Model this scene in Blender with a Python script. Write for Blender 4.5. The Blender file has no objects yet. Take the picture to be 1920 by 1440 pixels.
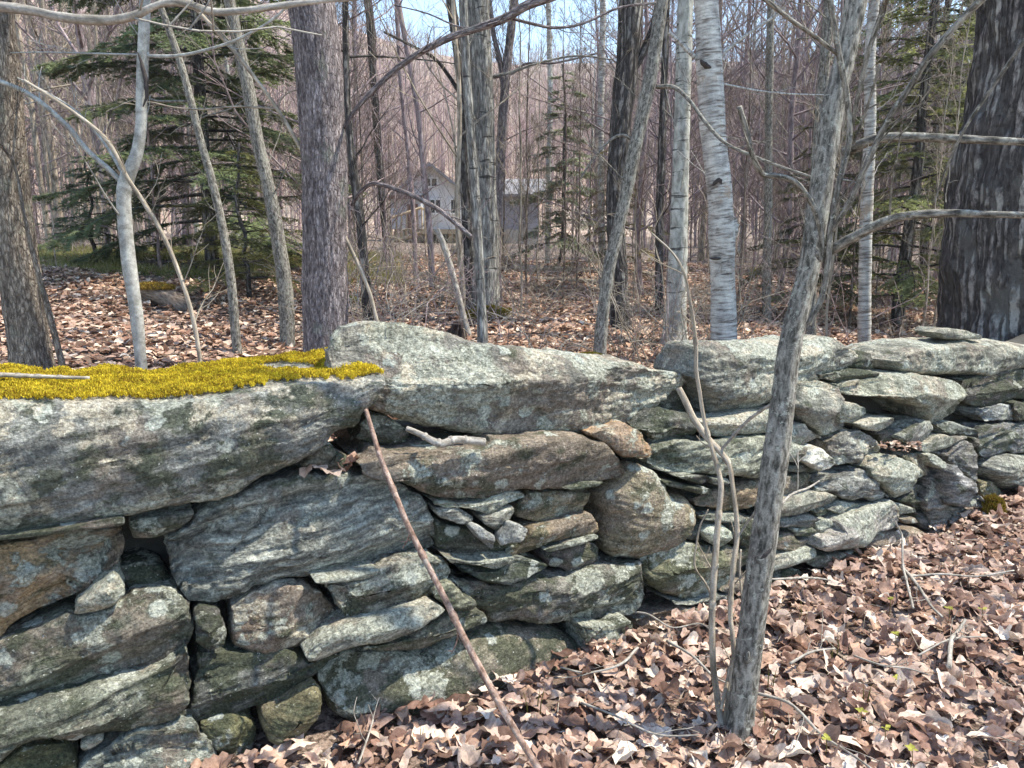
import bpy, math, random
import numpy as np
from mathutils import Vector, Matrix
R = math.radians
SC = bpy.context.scene
COL = SC.collection

# ------------------------------------------------------------------ camera, sky, sun, exposure
F_PX, PITCH, CAM_H = 1450.0, R(10.9), 1.5
SUN_AZ, SUN_EL = R(84), R(58)          # azimuth from +Y (view direction) towards +X (right)
SUN_E, SKY_E, EXPO = 3.3, 0.15, 1.52
cam_d = bpy.data.cameras.new('camera'); cam = bpy.data.objects.new('camera', cam_d); COL.objects.link(cam)
cam.location = (0, 0, CAM_H); cam.rotation_euler = (R(90) - PITCH, 0, 0)
cam_d.sensor_fit = 'HORIZONTAL'; cam_d.sensor_width = 36.0; cam_d.lens = 36.0 * F_PX / 1920.0
cam_d.clip_start = 0.05; cam_d.clip_end = 3000
SC.camera = cam
W = bpy.data.worlds.new('World'); SC.world = W; W.use_nodes = True
wn = W.node_tree.nodes; sky = wn.new('ShaderNodeTexSky'); sky.sky_type = 'NISHITA'; sky.sun_disc = False
sky.sun_elevation = SUN_EL; sky.sun_rotation = SUN_AZ; sky.air_density = 1.0; sky.dust_density = 0.1; sky.ozone_density = 3.0
W.node_tree.links.new(sky.outputs[0], wn['Background'].inputs[0]); wn['Background'].inputs[1].default_value = SKY_E
sun_d = bpy.data.lights.new('sun', 'SUN'); sun_d.energy = SUN_E; sun_d.angle = R(0.9); sun_d.color = (1.0, 0.95, 0.87)
sun = bpy.data.objects.new('sun', sun_d); COL.objects.link(sun)
SDIR = Vector((math.sin(SUN_AZ) * math.cos(SUN_EL), math.cos(SUN_AZ) * math.cos(SUN_EL), math.sin(SUN_EL)))
sun.rotation_euler = SDIR.to_track_quat('Z', 'Y').to_euler(); sun.location = (8, -4, 12)
SC.view_settings.view_transform = 'Standard'; SC.view_settings.look = 'None'
SC.view_settings.exposure = EXPO; SC.view_settings.gamma = 1.0
SC.view_settings.use_white_balance = True; SC.view_settings.white_balance_temperature = 7000; SC.view_settings.white_balance_tint = 5
SC.cycles.max_bounces = 5; SC.cycles.diffuse_bounces = 3; SC.cycles.glossy_bounces = 2
SC.cycles.use_adaptive_sampling = True

# ------------------------------------------------------------------ numbers: pixel rays, noise
CP, SP = math.cos(PITCH), math.sin(PITCH)
CAMP = np.array([0, 0, CAM_H])
def ray(x, y):
    u = (np.asarray(x, float) - 960) / F_PX; v = (720 - np.asarray(y, float)) / F_PX
    return np.stack([u + 0 * v, CP + v * SP + 0 * u, -SP + v * CP + 0 * u], -1)
def at(x, y, Y):                       # the point of the pixel's ray at distance Y in front of the camera
    r = ray(x, y); return CAMP + r * (np.asarray(Y, float) / r[..., 1])[..., None]
def on_ground(x, y, z=0.0):
    r = ray(x, y); return CAMP + r * ((z - CAM_H) / r[..., 2])[..., None]
RNG = np.random.default_rng(7); random.seed(7)
_perm = np.random.default_rng(3).permutation(256); PERM = np.concatenate([_perm, _perm, _perm])
GR = np.random.default_rng(4).normal(size=(256, 3)); GR /= np.linalg.norm(GR, axis=1)[:, None]
def pn(p):                             # gradient noise, about -1..1
    p = np.asarray(p, float); i = np.floor(p).astype(int); f = p - i; i &= 255
    w = f * f * f * (f * (f * 6 - 15) + 10); out = 0
    for dx in (0, 1):
        wx = w[:, 0] if dx else 1 - w[:, 0]
        for dy in (0, 1):
            wy = w[:, 1] if dy else 1 - w[:, 1]
            for dz in (0, 1):
                wz = w[:, 2] if dz else 1 - w[:, 2]
                h = PERM[PERM[PERM[i[:, 0] + dx] + i[:, 1] + dy] + i[:, 2] + dz]
                g = GR[h]; out = out + wx * wy * wz * (g[:, 0] * (f[:, 0] - dx) + g[:, 1] * (f[:, 1] - dy) + g[:, 2] * (f[:, 2] - dz))
    return out * 1.6
def fbm(p, oct=4, g=0.5):
    p = np.asarray(p, float); a, s, o = 1.0, 0, 1.0
    for k in range(oct): s = s + a * pn(p * o + 17.3 * k); a *= g; o *= 2.03
    return s

# ------------------------------------------------------------------ mesh building
class MB:
    def __init__(s): s.v, s.f4, s.f3, s.bk, s.c, s.n = [], [], [], [], [], 0
    def add(s, v, f4=None, f3=None, bk=None, c=None):
        v = np.asarray(v, float).reshape(-1, 3); m = len(v); s.v.append(v)
        if f4 is not None and len(f4): s.f4.append(np.asarray(f4, int).reshape(-1, 4) + s.n)
        if f3 is not None and len(f3): s.f3.append(np.asarray(f3, int).reshape(-1, 3) + s.n)
        s.bk.append(np.zeros((m, 3)) if bk is None else np.asarray(bk, float))
        s.c.append(np.ones((m, 3)) if c is None else np.broadcast_to(np.asarray(c, float), (m, 3)))
        s.n += m; return s
    def tube(s, pts, rad, sides=5, c=None, disp=None, cap=True, s0=0.0):
        P = np.asarray(pts, float); n = len(P); r = np.broadcast_to(np.asarray(rad, float), (n,))
        t = np.gradient(P, axis=0); t /= np.linalg.norm(t, axis=1)[:, None] + 1e-12
        ax = np.eye(3)[np.argmin(np.abs(t.mean(0)))]
        a = ax - (t @ ax)[:, None] * t; a /= np.linalg.norm(a, axis=1)[:, None]; b = np.cross(t, a)
        th = np.arange(sides) * 2 * math.pi / sides
        ln = s0 + np.concatenate([[0], np.cumsum(np.linalg.norm(np.diff(P, axis=0), axis=1))])
        cs, sn = np.cos(th), np.sin(th); rm = r.mean()
        bk = np.stack([np.broadcast_to(rm * cs, (n, sides)), np.broadcast_to(rm * sn, (n, sides)), np.broadcast_to(ln[:, None], (n, sides))], -1).reshape(-1, 3)
        rr = np.broadcast_to(r[:, None], (n, sides)).reshape(-1)
        if disp is not None: rr = rr + disp(bk, rr)
        rr = rr.reshape(n, sides, 1)
        v = P[:, None] + rr * (cs[None, :, None] * a[:, None] + sn[None, :, None] * b[:, None])
        i = np.arange((n - 1) * sides).reshape(n - 1, sides); j = np.roll(i, -1, 1)
        f = np.stack([i, j, j + sides, i + sides], -1).reshape(-1, 4)
        v = v.reshape(-1, 3); f3 = None
        if cap:
            v = np.concatenate([v, P[:1], P[-1:]]); bk = np.concatenate([bk, bk[:1] * 0, bk[-1:]]); k = n * sides
            q = np.arange(sides); q2 = np.roll(q, -1); e = (n - 1) * sides
            f3 = np.concatenate([np.stack([q2, q, q * 0 + k], -1), np.stack([q + e, q2 + e, q * 0 + k + 1], -1)])
        return s.add(v, f, f3, bk, c)
    def box(s, lo, hi, c=None, M=None):
        x0, y0, z0 = lo; x1, y1, z1 = hi
        v = np.array([(x0,y0,z0),(x1,y0,z0),(x1,y1,z0),(x0,y1,z0),(x0,y0,z1),(x1,y0,z1),(x1,y1,z1),(x0,y1,z1)], float)
        if M is not None: v = v @ np.asarray(M)[:3, :3].T + np.asarray(M)[:3, 3]
        return s.add(v, [(0,3,2,1),(4,5,6,7),(0,1,5,4),(1,2,6,5),(2,3,7,6),(3,0,4,7)], None, None, c)
    def build(s, name, mat, parent=None, smooth=True, loc=None):
        v = np.concatenate(s.v); me = bpy.data.meshes.new(name)
        if loc is not None: v = v - np.asarray(loc, float)
        f4 = np.concatenate(s.f4) if s.f4 else np.zeros((0, 4), int); f3 = np.concatenate(s.f3) if s.f3 else np.zeros((0, 3), int)
        me.vertices.add(len(v)); me.vertices.foreach_set('co', v.astype(np.float32).ravel())
        nl = f4.size + f3.size; me.loops.add(nl); me.polygons.add(len(f4) + len(f3))
        me.loops.foreach_set('vertex_index', np.concatenate([f4.ravel(), f3.ravel()]).astype(np.int32))
        st = np.concatenate([np.arange(len(f4)) * 4, f4.size + np.arange(len(f3)) * 3]).astype(np.int32)
        me.polygons.foreach_set('loop_start', st)
        me.polygons.foreach_set('use_smooth', np.full(len(st), smooth, bool)); me.update(calc_edges=True)
        a = me.attributes.new('bark', 'FLOAT_VECTOR', 'POINT'); a.data.foreach_set('vector', np.concatenate(s.bk).astype(np.float32).ravel())
        a = me.attributes.new('col', 'FLOAT_COLOR', 'POINT'); cc = np.concatenate(s.c); a.data.foreach_set('color', np.c_[cc, np.ones(len(cc))].astype(np.float32).ravel())
        me.materials.append(mat); o = bpy.data.objects.new(name, me); COL.objects.link(o)
        if parent is not None: o.parent = parent
        elif loc is not None: o.location = loc
        return o
def tag(o, label, cat, group=None, kind=None):
    if label: o['label'] = label
    if cat: o['category'] = cat
    if group: o['group'] = group
    if kind: o['kind'] = kind
    return o
def thing(name, label, cat, loc=(0, 0, 0), group=None, kind=None):
    o = bpy.data.objects.new(name, None); o.empty_display_size = 0.05; COL.objects.link(o); o.location = Vector([float(q) for q in loc])
    return tag(o, label, cat, group, kind)
def copy_tree(root, loc, rz=0.0, s=1.0, label=None, group=None):
    r = root.copy(); COL.objects.link(r); r.location = loc; r.rotation_euler = (0, 0, rz); r.scale = (s, s, s)
    if label: r['label'] = label
    if group: r['group'] = group
    for ch in list(root.children):
        c = ch.copy(); COL.objects.link(c); c.parent = r
        for g in list(ch.children):
            d = g.copy(); COL.objects.link(d); d.parent = c
    return r
def smooth_line(P, n, k=3):
    P = np.asarray(P, float); t = np.linspace(0, 1, len(P)); d = np.concatenate([[0], np.cumsum(np.linalg.norm(np.diff(P[:, :3], axis=0), axis=1))]); d /= d[-1]
    m = [np.zeros_like(P[0])] * len(P)
    for i in range(len(P)):
        a, b = max(i - 1, 0), min(i + 1, len(P) - 1); m[i] = (P[b] - P[a]) / (d[b] - d[a])
    q = np.linspace(0, 1, n); out = np.zeros((n, P.shape[1]))
    j = np.clip(np.searchsorted(d, q, 'right') - 1, 0, len(P) - 2)
    h = d[j + 1] - d[j]; u = (q - d[j]) / h; m = np.array(m)
    h00 = 2*u**3 - 3*u**2 + 1; h10 = u**3 - 2*u**2 + u; h01 = -2*u**3 + 3*u**2; h11 = u**3 - u**2
    return h00[:, None]*P[j] + (h10*h)[:, None]*m[j] + h01[:, None]*P[j+1] + (h11*h)[:, None]*m[j+1]

# ------------------------------------------------------------------ materials
class NT:
    def __init__(s, name, rough=0.9, spec=0.2):
        s.m = bpy.data.materials.new(name); s.m.use_nodes = True; s.t = s.m.node_tree; s.b = s.t.nodes['Principled BSDF']
        s.b.inputs['Roughness'].default_value = rough; s.b.inputs['Specular IOR Level'].default_value = spec
    def n(s, typ, **kw):
        q = s.t.nodes.new(typ)
        for k, v in kw.items(): setattr(q, k, v)
        return q
    def put(s, sock, v):
        if isinstance(v, bpy.types.NodeSocket): s.t.links.new(v, sock)
        elif isinstance(v, (int, float)):
            sock.default_value = v if sock.type == 'VALUE' else ((v, v, v, 1) if sock.type == 'RGBA' else (v, v, v))
        else: sock.default_value = (tuple(v) + (1,))[:4] if sock.type == 'RGBA' else tuple(v)[:3]
    def math(s, op, a, b=0.0, c=None, clamp=False):
        q = s.n('ShaderNodeMath', operation=op, use_clamp=clamp); s.put(q.inputs[0], a); s.put(q.inputs[1], b)
        if c is not None: s.put(q.inputs[2], c)
        return q.outputs[0]
    def vm(s, op, a, b=(0, 0, 0)):
        q = s.n('ShaderNodeVectorMath', operation=op); s.put(q.inputs[0], a); s.put(q.inputs[1], b); return q.outputs[0]
    def noise(s, vec, scale, detail=4, rough=0.55, dist=0.0, out=0):
        q = s.n('ShaderNodeTexNoise'); s.put(q.inputs['Vector'], vec); q.inputs['Scale'].default_value = scale
        q.inputs['Detail'].default_value = detail; q.inputs['Roughness'].default_value = rough; q.inputs['Distortion'].default_value = dist
        return q.outputs[out]
    def voro(s, vec, scale, feature='F1', out='Distance', rnd=1.0):
        q = s.n('ShaderNodeTexVoronoi', feature=feature); s.put(q.inputs['Vector'], vec); q.inputs['Scale'].default_value = scale
        q.inputs['Randomness'].default_value = rnd; return q.outputs[out]
    def mix(s, f, a, b, mode='MIX'):
        q = s.n('ShaderNodeMix', data_type='RGBA', blend_type=mode); s.put(q.inputs[0], f); s.put(q.inputs[6], a); s.put(q.inputs[7], b); return q.outputs[2]
    def ss(s, v, lo, hi, a=0.0, b=1.0):          # smooth step
        q = s.n('ShaderNodeMapRange', interpolation_type='SMOOTHSTEP'); s.put(q.inputs[0], v)
        for k, w in zip((1, 2, 3, 4), (lo, hi, a, b)): s.put(q.inputs[k], w)
        return q.outputs[0]
    def ramp(s, v, stops):
        q = s.n('ShaderNodeValToRGB'); s.put(q.inputs[0], v); e = q.color_ramp.elements
        while len(e) < len(stops): e.new(0.5)
        for k, (p, c) in zip(e, stops): k.position = p; k.color = tuple(c) + (1,)
        return q.outputs[0]
    def attr(s, name, typ='GEOMETRY', out='Fac'):
        q = s.n('ShaderNodeAttribute', attribute_name=name, attribute_type=typ); return q.outputs[out]
    def bump(s, h, dist=0.01, strength=1.0):
        q = s.n('ShaderNodeBump'); q.inputs['Distance'].default_value = dist; q.inputs['Strength'].default_value = strength
        s.put(q.inputs['Height'], h); s.put(s.b.inputs['Normal'], q.outputs[0])
    def color(s, c): s.put(s.b.inputs['Base Color'], c); return s.m
    def scale(s, v, k): return s.vm('MULTIPLY', v, k if isinstance(k, tuple) else (k, k, k))

def mat_stone():
    t = NT('weathered_schist', 0.92, 0.15)
    rnd = t.n('ShaderNodeObjectInfo').outputs['Random']
    co = t.n('ShaderNodeTexCoord').outputs['Object']
    co = t.vm('ADD', co, t.vm('MULTIPLY', t.n('ShaderNodeCombineXYZ').outputs[0], (0, 0, 0)))
    off = t.n('ShaderNodeCombineXYZ'); t.put(off.inputs[0], t.math('MULTIPLY', rnd, 37.0)); t.put(off.inputs[1], t.math('MULTIPLY', rnd, 91.0)); t.put(off.inputs[2], t.math('MULTIPLY', rnd, 53.0))
    p = t.vm('ADD', co, off.outputs[0])
    wob = t.noise(p, 6.0, 3, 0.5, out=1)
    ps = t.vm('ADD', t.vm('MULTIPLY', p, (6, 6, 46)), t.scale(wob, 3.6))
    band = t.noise(ps, 1.0, 7, 0.68)
    band2 = t.noise(t.vm('MULTIPLY', ps, (2.2, 2.2, 2.6)), 1.0, 4, 0.6)
    tint = t.attr('tint', 'OBJECT', 'Color'); A = lambda k: t.attr(k, 'OBJECT', 'Fac')
    bandw = t.mix(A('band'), t.noise(p, 11, 5, 0.6), band)
    k = t.ramp(bandw, [(0.30, (0.20, 0.205, 0.205)), (0.44, (0.62, 0.62, 0.61)), (0.54, (1.05, 1.05, 1.03)), (0.68, (2.3, 2.28, 2.2))])
    c = t.mix(1.0, t.mix(1.0, tint, (1.07, 1.03, 0.96), 'MULTIPLY'), k, 'MULTIPLY')
    # iron-brown crust
    nb = t.noise(p, 5.5, 6, 0.62); f = t.ss(t.math('ADD', nb, t.math('MULTIPLY', A('brown'), 0.35)), 0.60, 0.70)
    c = t.mix(t.math('MULTIPLY', f, 0.75), c, t.ramp(t.noise(p, 38, 5, 0.7), [(0.3, (0.10, 0.08, 0.066)), (0.55, (0.23, 0.188, 0.155)), (0.75, (0.38, 0.325, 0.28))]))
    # dark green-black algae
    nd = t.noise(t.vm('MULTIPLY', p, (1, 1, 1.6)), 7.0, 7, 0.66); f = t.ss(t.math('ADD', nd, t.math('MULTIPLY', A('algae'), 0.3)), 0.57, 0.68)
    c = t.mix(t.math('MULTIPLY', f, 0.8), c, t.mix(t.noise(p, 60, 3), (0.028, 0.034, 0.022), (0.10, 0.11, 0.07)))
    # grey-green crustose lichen, ragged
    geo = t.n('ShaderNodeNewGeometry'); nz = t.n('ShaderNodeSeparateXYZ'); t.put(nz.inputs[0], geo.outputs['Normal'])
    upf = t.ss(nz.outputs[2], -0.1, 0.85)
    nl = t.noise(p, 9.0, 9, 0.72); am = t.math('ADD', t.math('MULTIPLY', A('lichen'), 0.28), t.math('MULTIPLY', upf, 0.045))
    reg = t.ss(t.noise(p, 2.6, 3), 0.38, 0.60, -0.17, 0.11)
    lic = t.ss(t.math('ADD', t.math('ADD', nl, am), reg), 0.68, 0.73)
    lc = t.ramp(t.noise(p, 58, 6, 0.78), [(0.34, (0.105, 0.108, 0.085)), (0.48, (0.312, 0.315, 0.262)), (0.64, (0.55, 0.555, 0.475))])
    c = t.mix(t.math('MULTIPLY', lic, 0.88), c, lc)
    # pale rosettes
    pv = t.vm('ADD', p, t.scale(t.noise(p, 30, 4, 0.6, out=1), 0.05))
    vd = t.voro(pv, 13.0); vc = t.n('ShaderNodeSeparateColor'); t.put(vc.inputs[0], t.voro(pv, 13.0, out='Color'))
    ros = t.math('MULTIPLY', t.ss(vd, 0.36, 0.27), t.ss(t.math('ADD', vc.outputs[0], t.math('MULTIPLY', A('spots'), 0.5)), 0.90, 0.92))
    c = t.mix(t.math('MULTIPLY', ros, 0.85), c, t.mix(t.noise(p, 90, 3), (0.30, 0.32, 0.28), (0.56, 0.57, 0.51)))
    # cream crust that prefers the open tops
    nc = t.noise(p, 6.3, 8, 0.7, 0.4); f = t.ss(t.math('ADD', nc, t.math('ADD', t.math('MULTIPLY', A('cream'), 0.28), t.math('MULTIPLY', upf, 0.07))), 0.70, 0.76)
    c = t.mix(t.math('MULTIPLY', f, 0.85), c, t.ramp(t.noise(p, 52, 5, 0.75), [(0.33, (0.16, 0.13, 0.10)), (0.48, (0.42, 0.37, 0.29)), (0.7, (0.62, 0.58, 0.49))]))
    sp = t.noise(p, 120, 4, 0.75); c = t.mix(1.0, c, t.ramp(sp, [(0.32, (0.42, 0.42, 0.42)), (0.5, (1, 1, 1)), (0.68, (1.65, 1.65, 1.62))]), 'MULTIPLY')
    wsp = t.ss(t.noise(p, 95, 2, 0.5), 0.69, 0.74); c = t.mix(t.math('MULTIPLY', wsp, 0.7), c, (0.6, 0.61, 0.57))
    h = t.math('ADD', t.math('MULTIPLY', band, t.math('MULTIPLY', A('band'), 1.3)), t.math('MULTIPLY', t.noise(p, 45, 7, 0.7), 0.9))
    h = t.math('ADD', h, t.math('MULTIPLY', band2, 0.35)); h = t.math('ADD', h, t.math('MULTIPLY', lic, 0.16)); h = t.math('ADD', h, t.math('MULTIPLY', ros, 0.14))
    t.bump(h, 0.02, 1.0)
    return t.color(c)
def mat_bark(name, dark, mid, light, ridge=(60, 60, 6), ridge_h=0.006, blot=None, blot_amt=0.5, blot_scale=9, marks=None, marks_s=(6, 6, 70), marks_lo=0.62, lich=0.0, furrow=None):
    t = NT(name, 0.93, 0.12); b = t.attr('bark', out='Vector'); rnd = t.n('ShaderNodeObjectInfo').outputs['Random']
    rn = t.noise(t.vm('MULTIPLY', b, ridge), 1.0, 5, 0.62, 0.35)
    c = t.ramp(rn, [(0.36, dark), (0.49, mid), (0.62, light)])
    c = t.mix(1.0, c, t.ramp(t.noise(t.vm('MULTIPLY', b, (1, 1, 0.35)), 11, 4, 0.6), [(0.35, (0.72, 0.72, 0.73)), (0.6, (1.12, 1.12, 1.1))]), 'MULTIPLY')
    if blot: 
        f = t.ss(t.noise(t.vm('MULTIPLY', b, (1, 1, 0.6)), blot_scale, 6, 0.65), 0.62 - 0.2 * blot_amt, 0.70 - 0.2 * blot_amt); c = t.mix(t.math('MULTIPLY', f, 0.8), c, t.mix(t.noise(b, 80, 4, 0.7), tuple(q * 0.7 for q in blot), tuple(min(1, q * 1.25) for q in blot)))
    if lich:
        f = t.ss(t.noise(b, 55, 6, 0.72), 0.63 - 0.1 * lich, 0.68 - 0.1 * lich); c = t.mix(t.math('MULTIPLY', f, 0.8), c, (0.38, 0.375, 0.325))
    h = t.math('MULTIPLY', rn, 1.0)
    if furrow:
        k, zs, w, amt = furrow; fv = t.vm('MULTIPLY', t.vm('ADD', b, t.scale(t.noise(t.vm('MULTIPLY', b, (1, 1, 0.4)), k * 0.6, 3, 0.6, out=1), 0.9 / k)), (k, k, k * zs))
        cr = t.ss(t.voro(fv, 1.0, 'DISTANCE_TO_EDGE'), w, w * 0.25); pc = t.n('ShaderNodeSeparateColor'); t.put(pc.inputs[0], t.voro(fv, 1.0, out='Color'))
        c = t.mix(1.0, c, t.ramp(pc.outputs[0], [(0.0, (0.82, 0.82, 0.83)), (1.0, (1.2, 1.19, 1.18))]), 'MULTIPLY'); c = t.mix(t.math('MULTIPLY', cr, amt), c, tuple(q * 0.6 for q in dark)); h = t.math('SUBTRACT', t.math('MULTIPLY', h, 0.6), t.math('MULTIPLY', cr, 0.8))
    if marks:
        f = t.ss(t.noise(t.vm('MULTIPLY', b, marks_s), 1.0, 4, 0.6, 0.3), marks_lo, marks_lo + 0.06); c = t.mix(t.math('MULTIPLY', f, 0.9), c, marks); h = t.math('SUBTRACT', h, t.math('MULTIPLY', f, 0.3))
    c = t.mix(1.0, c, t.ramp(t.noise(b, 230, 3, 0.7), [(0.3, (0.75, 0.75, 0.75)), (0.7, (1.25, 1.25, 1.25))]), 'MULTIPLY')
    t.bump(h, ridge_h, 0.9); return t.color(c)
def mat_vcol(name, rough=0.8, trans=0.0, bump=None):
    t = NT(name, rough, 0.25); c = t.attr('col', out='Color'); p = t.n('ShaderNodeTexCoord').outputs['Object']
    c = t.mix(1.0, c, t.ramp(t.noise(p, 90, 4, 0.65), [(0.3, (0.68, 0.66, 0.64)), (0.5, (1, 1, 1)), (0.72, (1.25, 1.25, 1.25))]), 'MULTIPLY')
    if bump: t.bump(t.noise(p, bump, 4, 0.6), 0.004, 0.7)
    t.color(c)
    if trans:
        tr = t.n('ShaderNodeBsdfTranslucent'); t.put(tr.inputs[0], c); mx = t.n('ShaderNodeMixShader'); mx.inputs[0].default_value = trans
        t.t.links.new(t.b.outputs[0], mx.inputs[1]); t.t.links.new(tr.outputs[0], mx.inputs[2]); t.t.links.new(mx.outputs[0], t.t.nodes['Material Output'].inputs[0])
    return t.m
def mat_plain(name, c, rough=0.8, var=0.25, scale=8, spec=0.3, stretch=(1, 1, 1), bump=0.0):
    t = NT(name, rough, spec); p = t.vm('MULTIPLY', t.n('ShaderNodeTexCoord').outputs['Object'], stretch); n = t.noise(p, scale, 5, 0.65)
    if bump: t.bump(n, bump, 0.8)
    return t.color(t.mix(n, tuple(q * (1 - var) for q in c), tuple(min(1, q * (1 + var)) for q in c)))

M_STONE = mat_stone()
M_MAPLE = mat_bark('ridged_maple_bark', (0.10, 0.08, 0.082), (0.21, 0.175, 0.176), (0.36, 0.31, 0.312), (75, 75, 15), 0.012, (0.20, 0.20, 0.17), 0.25, 6, furrow=(100, 0.22, 0.16, 0.38))
M_ASH = mat_bark('furrowed_grey_brown_bark', (0.10, 0.08, 0.065), (0.19, 0.155, 0.128), (0.36, 0.305, 0.25), (70, 70, 16), 0.010, (0.24, 0.23, 0.18), 0.3, 7, furrow=(90, 0.2, 0.16, 0.4))
M_SMOOTH = mat_bark('smooth_grey_bark', (0.22, 0.21, 0.19), (0.34, 0.33, 0.31), (0.45, 0.44, 0.41), (30, 30, 22), 0.002, (0.25, 0.24, 0.21), 0.4, 18, (0.09, 0.08, 0.07), (9, 9, 90), 0.72)
M_BIRCH = mat_bark('peeling_birch_bark', (0.17, 0.14, 0.12), (0.42, 0.40, 0.375), (0.60, 0.58, 0.545), (11, 11, 55), 0.006, (0.36, 0.27, 0.20), 0.35, 4, (0.06, 0.05, 0.05), (7, 7, 38), 0.66, lich=0.3)
M_ASPEN = mat_bark('pale_aspen_bark', (0.24, 0.235, 0.21), (0.38, 0.375, 0.34), (0.52, 0.51, 0.47), (30, 30, 10), 0.003, (0.20, 0.18, 0.15), 0.15, 6, (0.045, 0.04, 0.038), (4.5, 4.5, 26), 0.60)
M_ASPEN2 = mat_bark('dull_grey_aspen_bark', (0.10, 0.092, 0.085), (0.25, 0.235, 0.215), (0.40, 0.385, 0.355), (55, 55, 9), 0.008, (0.16, 0.13, 0.115), 0.3, 5, (0.045, 0.04, 0.038), (4.5, 4.5, 22), 0.62, furrow=(60, 0.1, 0.15, 0.4))
M_DARK = mat_bark('dark_furrowed_bark', (0.045, 0.04, 0.039), (0.13, 0.115, 0.11), (0.26, 0.235, 0.22), (60, 60, 14), 0.03, (0.32, 0.305, 0.28), 0.5, 8, furrow=(26, 0.07, 0.22, 0.75))
M_LICH = mat_bark('lichen_speckled_bark', (0.06, 0.054, 0.046), (0.175, 0.158, 0.137), (0.32, 0.295, 0.26), (110, 110, 30), 0.005, (0.285, 0.27, 0.23), 0.3, 16, None, lich=0.6)
M_BROWN = mat_bark('thin_brown_bark', (0.07, 0.052, 0.042), (0.145, 0.11, 0.09), (0.24, 0.19, 0.155), (60, 60, 14), 0.003)
M_PURPLE = mat_bark('plum_brown_twig_bark', (0.14, 0.10, 0.105), (0.28, 0.215, 0.222), (0.42, 0.34, 0.345), (40, 40, 8), 0.003)
M_TAN = mat_bark('tan_grey_bark', (0.16, 0.13, 0.10), (0.32, 0.265, 0.21), (0.48, 0.41, 0.34), (40, 40, 8), 0.004)
M_STICK = mat_bark('reddish_dead_stick_bark', (0.14, 0.085, 0.065), (0.29, 0.19, 0.15), (0.42, 0.31, 0.26), (60, 60, 40), 0.003, (0.33, 0.29, 0.25), 0.35, 12)
M_GREYW = mat_bark('bleached_grey_twig', (0.19, 0.165, 0.14), (0.33, 0.295, 0.26), (0.48, 0.44, 0.40), (60, 60, 20), 0.002)
M_LEAF = mat_vcol('dead_leaf', 0.72, 0.18, 60)
M_NEEDLE = mat_vcol('conifer_needle', 0.7, 0.5)
M_MOSS = mat_vcol('moss_tuft', 0.85, 0.25)
# ------------------------------------------------------------------ the wall's line on the ground
_b = on_ground(np.array([-420, 300, 700, 1100, 1330, 1500, 1620, 1740, 1850, 1990]), np.array([1740, 1470, 1352, 1252, 1185, 1120, 1075, 1012, 955, 905]))
_q = np.polyfit(_b[:, 0], _b[:, 1], 2)
def wall_y(x):
    x = np.asarray(x, float); c = np.clip(x, -2.2, 4.2); return np.polyval(_q, c) + (x - c) * (2 * _q[0] * c + _q[1])
def wall_frame(x):
    s = 2 * _q[0] * x + _q[1]; T = np.array([1, s, 0]) / math.hypot(1, s); return T, np.array([T[1], -T[0], 0])   # tangent, outward normal
BATTER = 0.10
def face_hit(px, py, back=0.0):        # the pixel's ray on the wall face (leaning back a little with height), pushed `back` metres inside
    r = ray(px, py); lo, hi = 0.3, 12.0
    def g(k):
        p = CAMP + r * k; T, N = wall_frame(p[0]); b = np.array([p[0], wall_y(p[0]), 0]); d = (p - b) @ N
        return d + BATTER * max(p[2], 0) + back
    for _ in range(50):
        m = (lo + hi) / 2
        if g(m) > 0: lo = m
        else: hi = m
    return CAMP + r * lo

CLS = {  # tint, band, brown, algae, lichen, spots, cream
 'g': ((0.22, 0.225, 0.225), 1.0, 0.10, 0.10, 0.25, 0.1, 0.1), 'b': ((0.26, 0.218, 0.18), 0.6, 0.5, 0.15, 0.12, 0.6, 0.12),
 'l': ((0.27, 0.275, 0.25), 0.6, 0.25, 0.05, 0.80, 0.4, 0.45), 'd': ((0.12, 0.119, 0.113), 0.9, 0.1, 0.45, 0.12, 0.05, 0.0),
 'o': ((0.46, 0.32, 0.205), 0.4, 0.42, 0.0, 0.15, 0.4, 0.25), 'w': ((0.50, 0.49, 0.455), 0.4, 0.05, 0.05, 0.25, 0.1, 0.3),
 'm': ((0.17, 0.16, 0.10), 0.5, 0.3, 0.35, 0.15, 0.0, 0.0), 't': ((0.30, 0.25, 0.185), 0.8, 0.35, 0.25, 0.30, 0.1, 0.15),
 'n': ((0.175, 0.177, 0.155), 0.9, 0.25, 0.36, 0.50, 0.2, 0.15)}
def parse(s): return np.array([[float(a) for a in q.split(',')] for q in s.split()])
def resample_closed(P, h, sm):
    Q = np.concatenate([P, P[:1]]); d = np.linalg.norm(np.diff(Q, axis=0), axis=1); L = np.concatenate([[0], np.cumsum(d)])
    n = max(48, int(L[-1] / h)); t = np.arange(n) * L[-1] / n
    X = np.stack([np.interp(t, L, Q[:, k]) for k in range(2)], -1)
    w = max(1, int(sm / (L[-1] / n)))
    for _ in range(2):
        X = sum(np.roll(X, k, 0) for k in range(-w, w + 1)) / (2 * w + 1)
    return X
STONES = []
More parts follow.
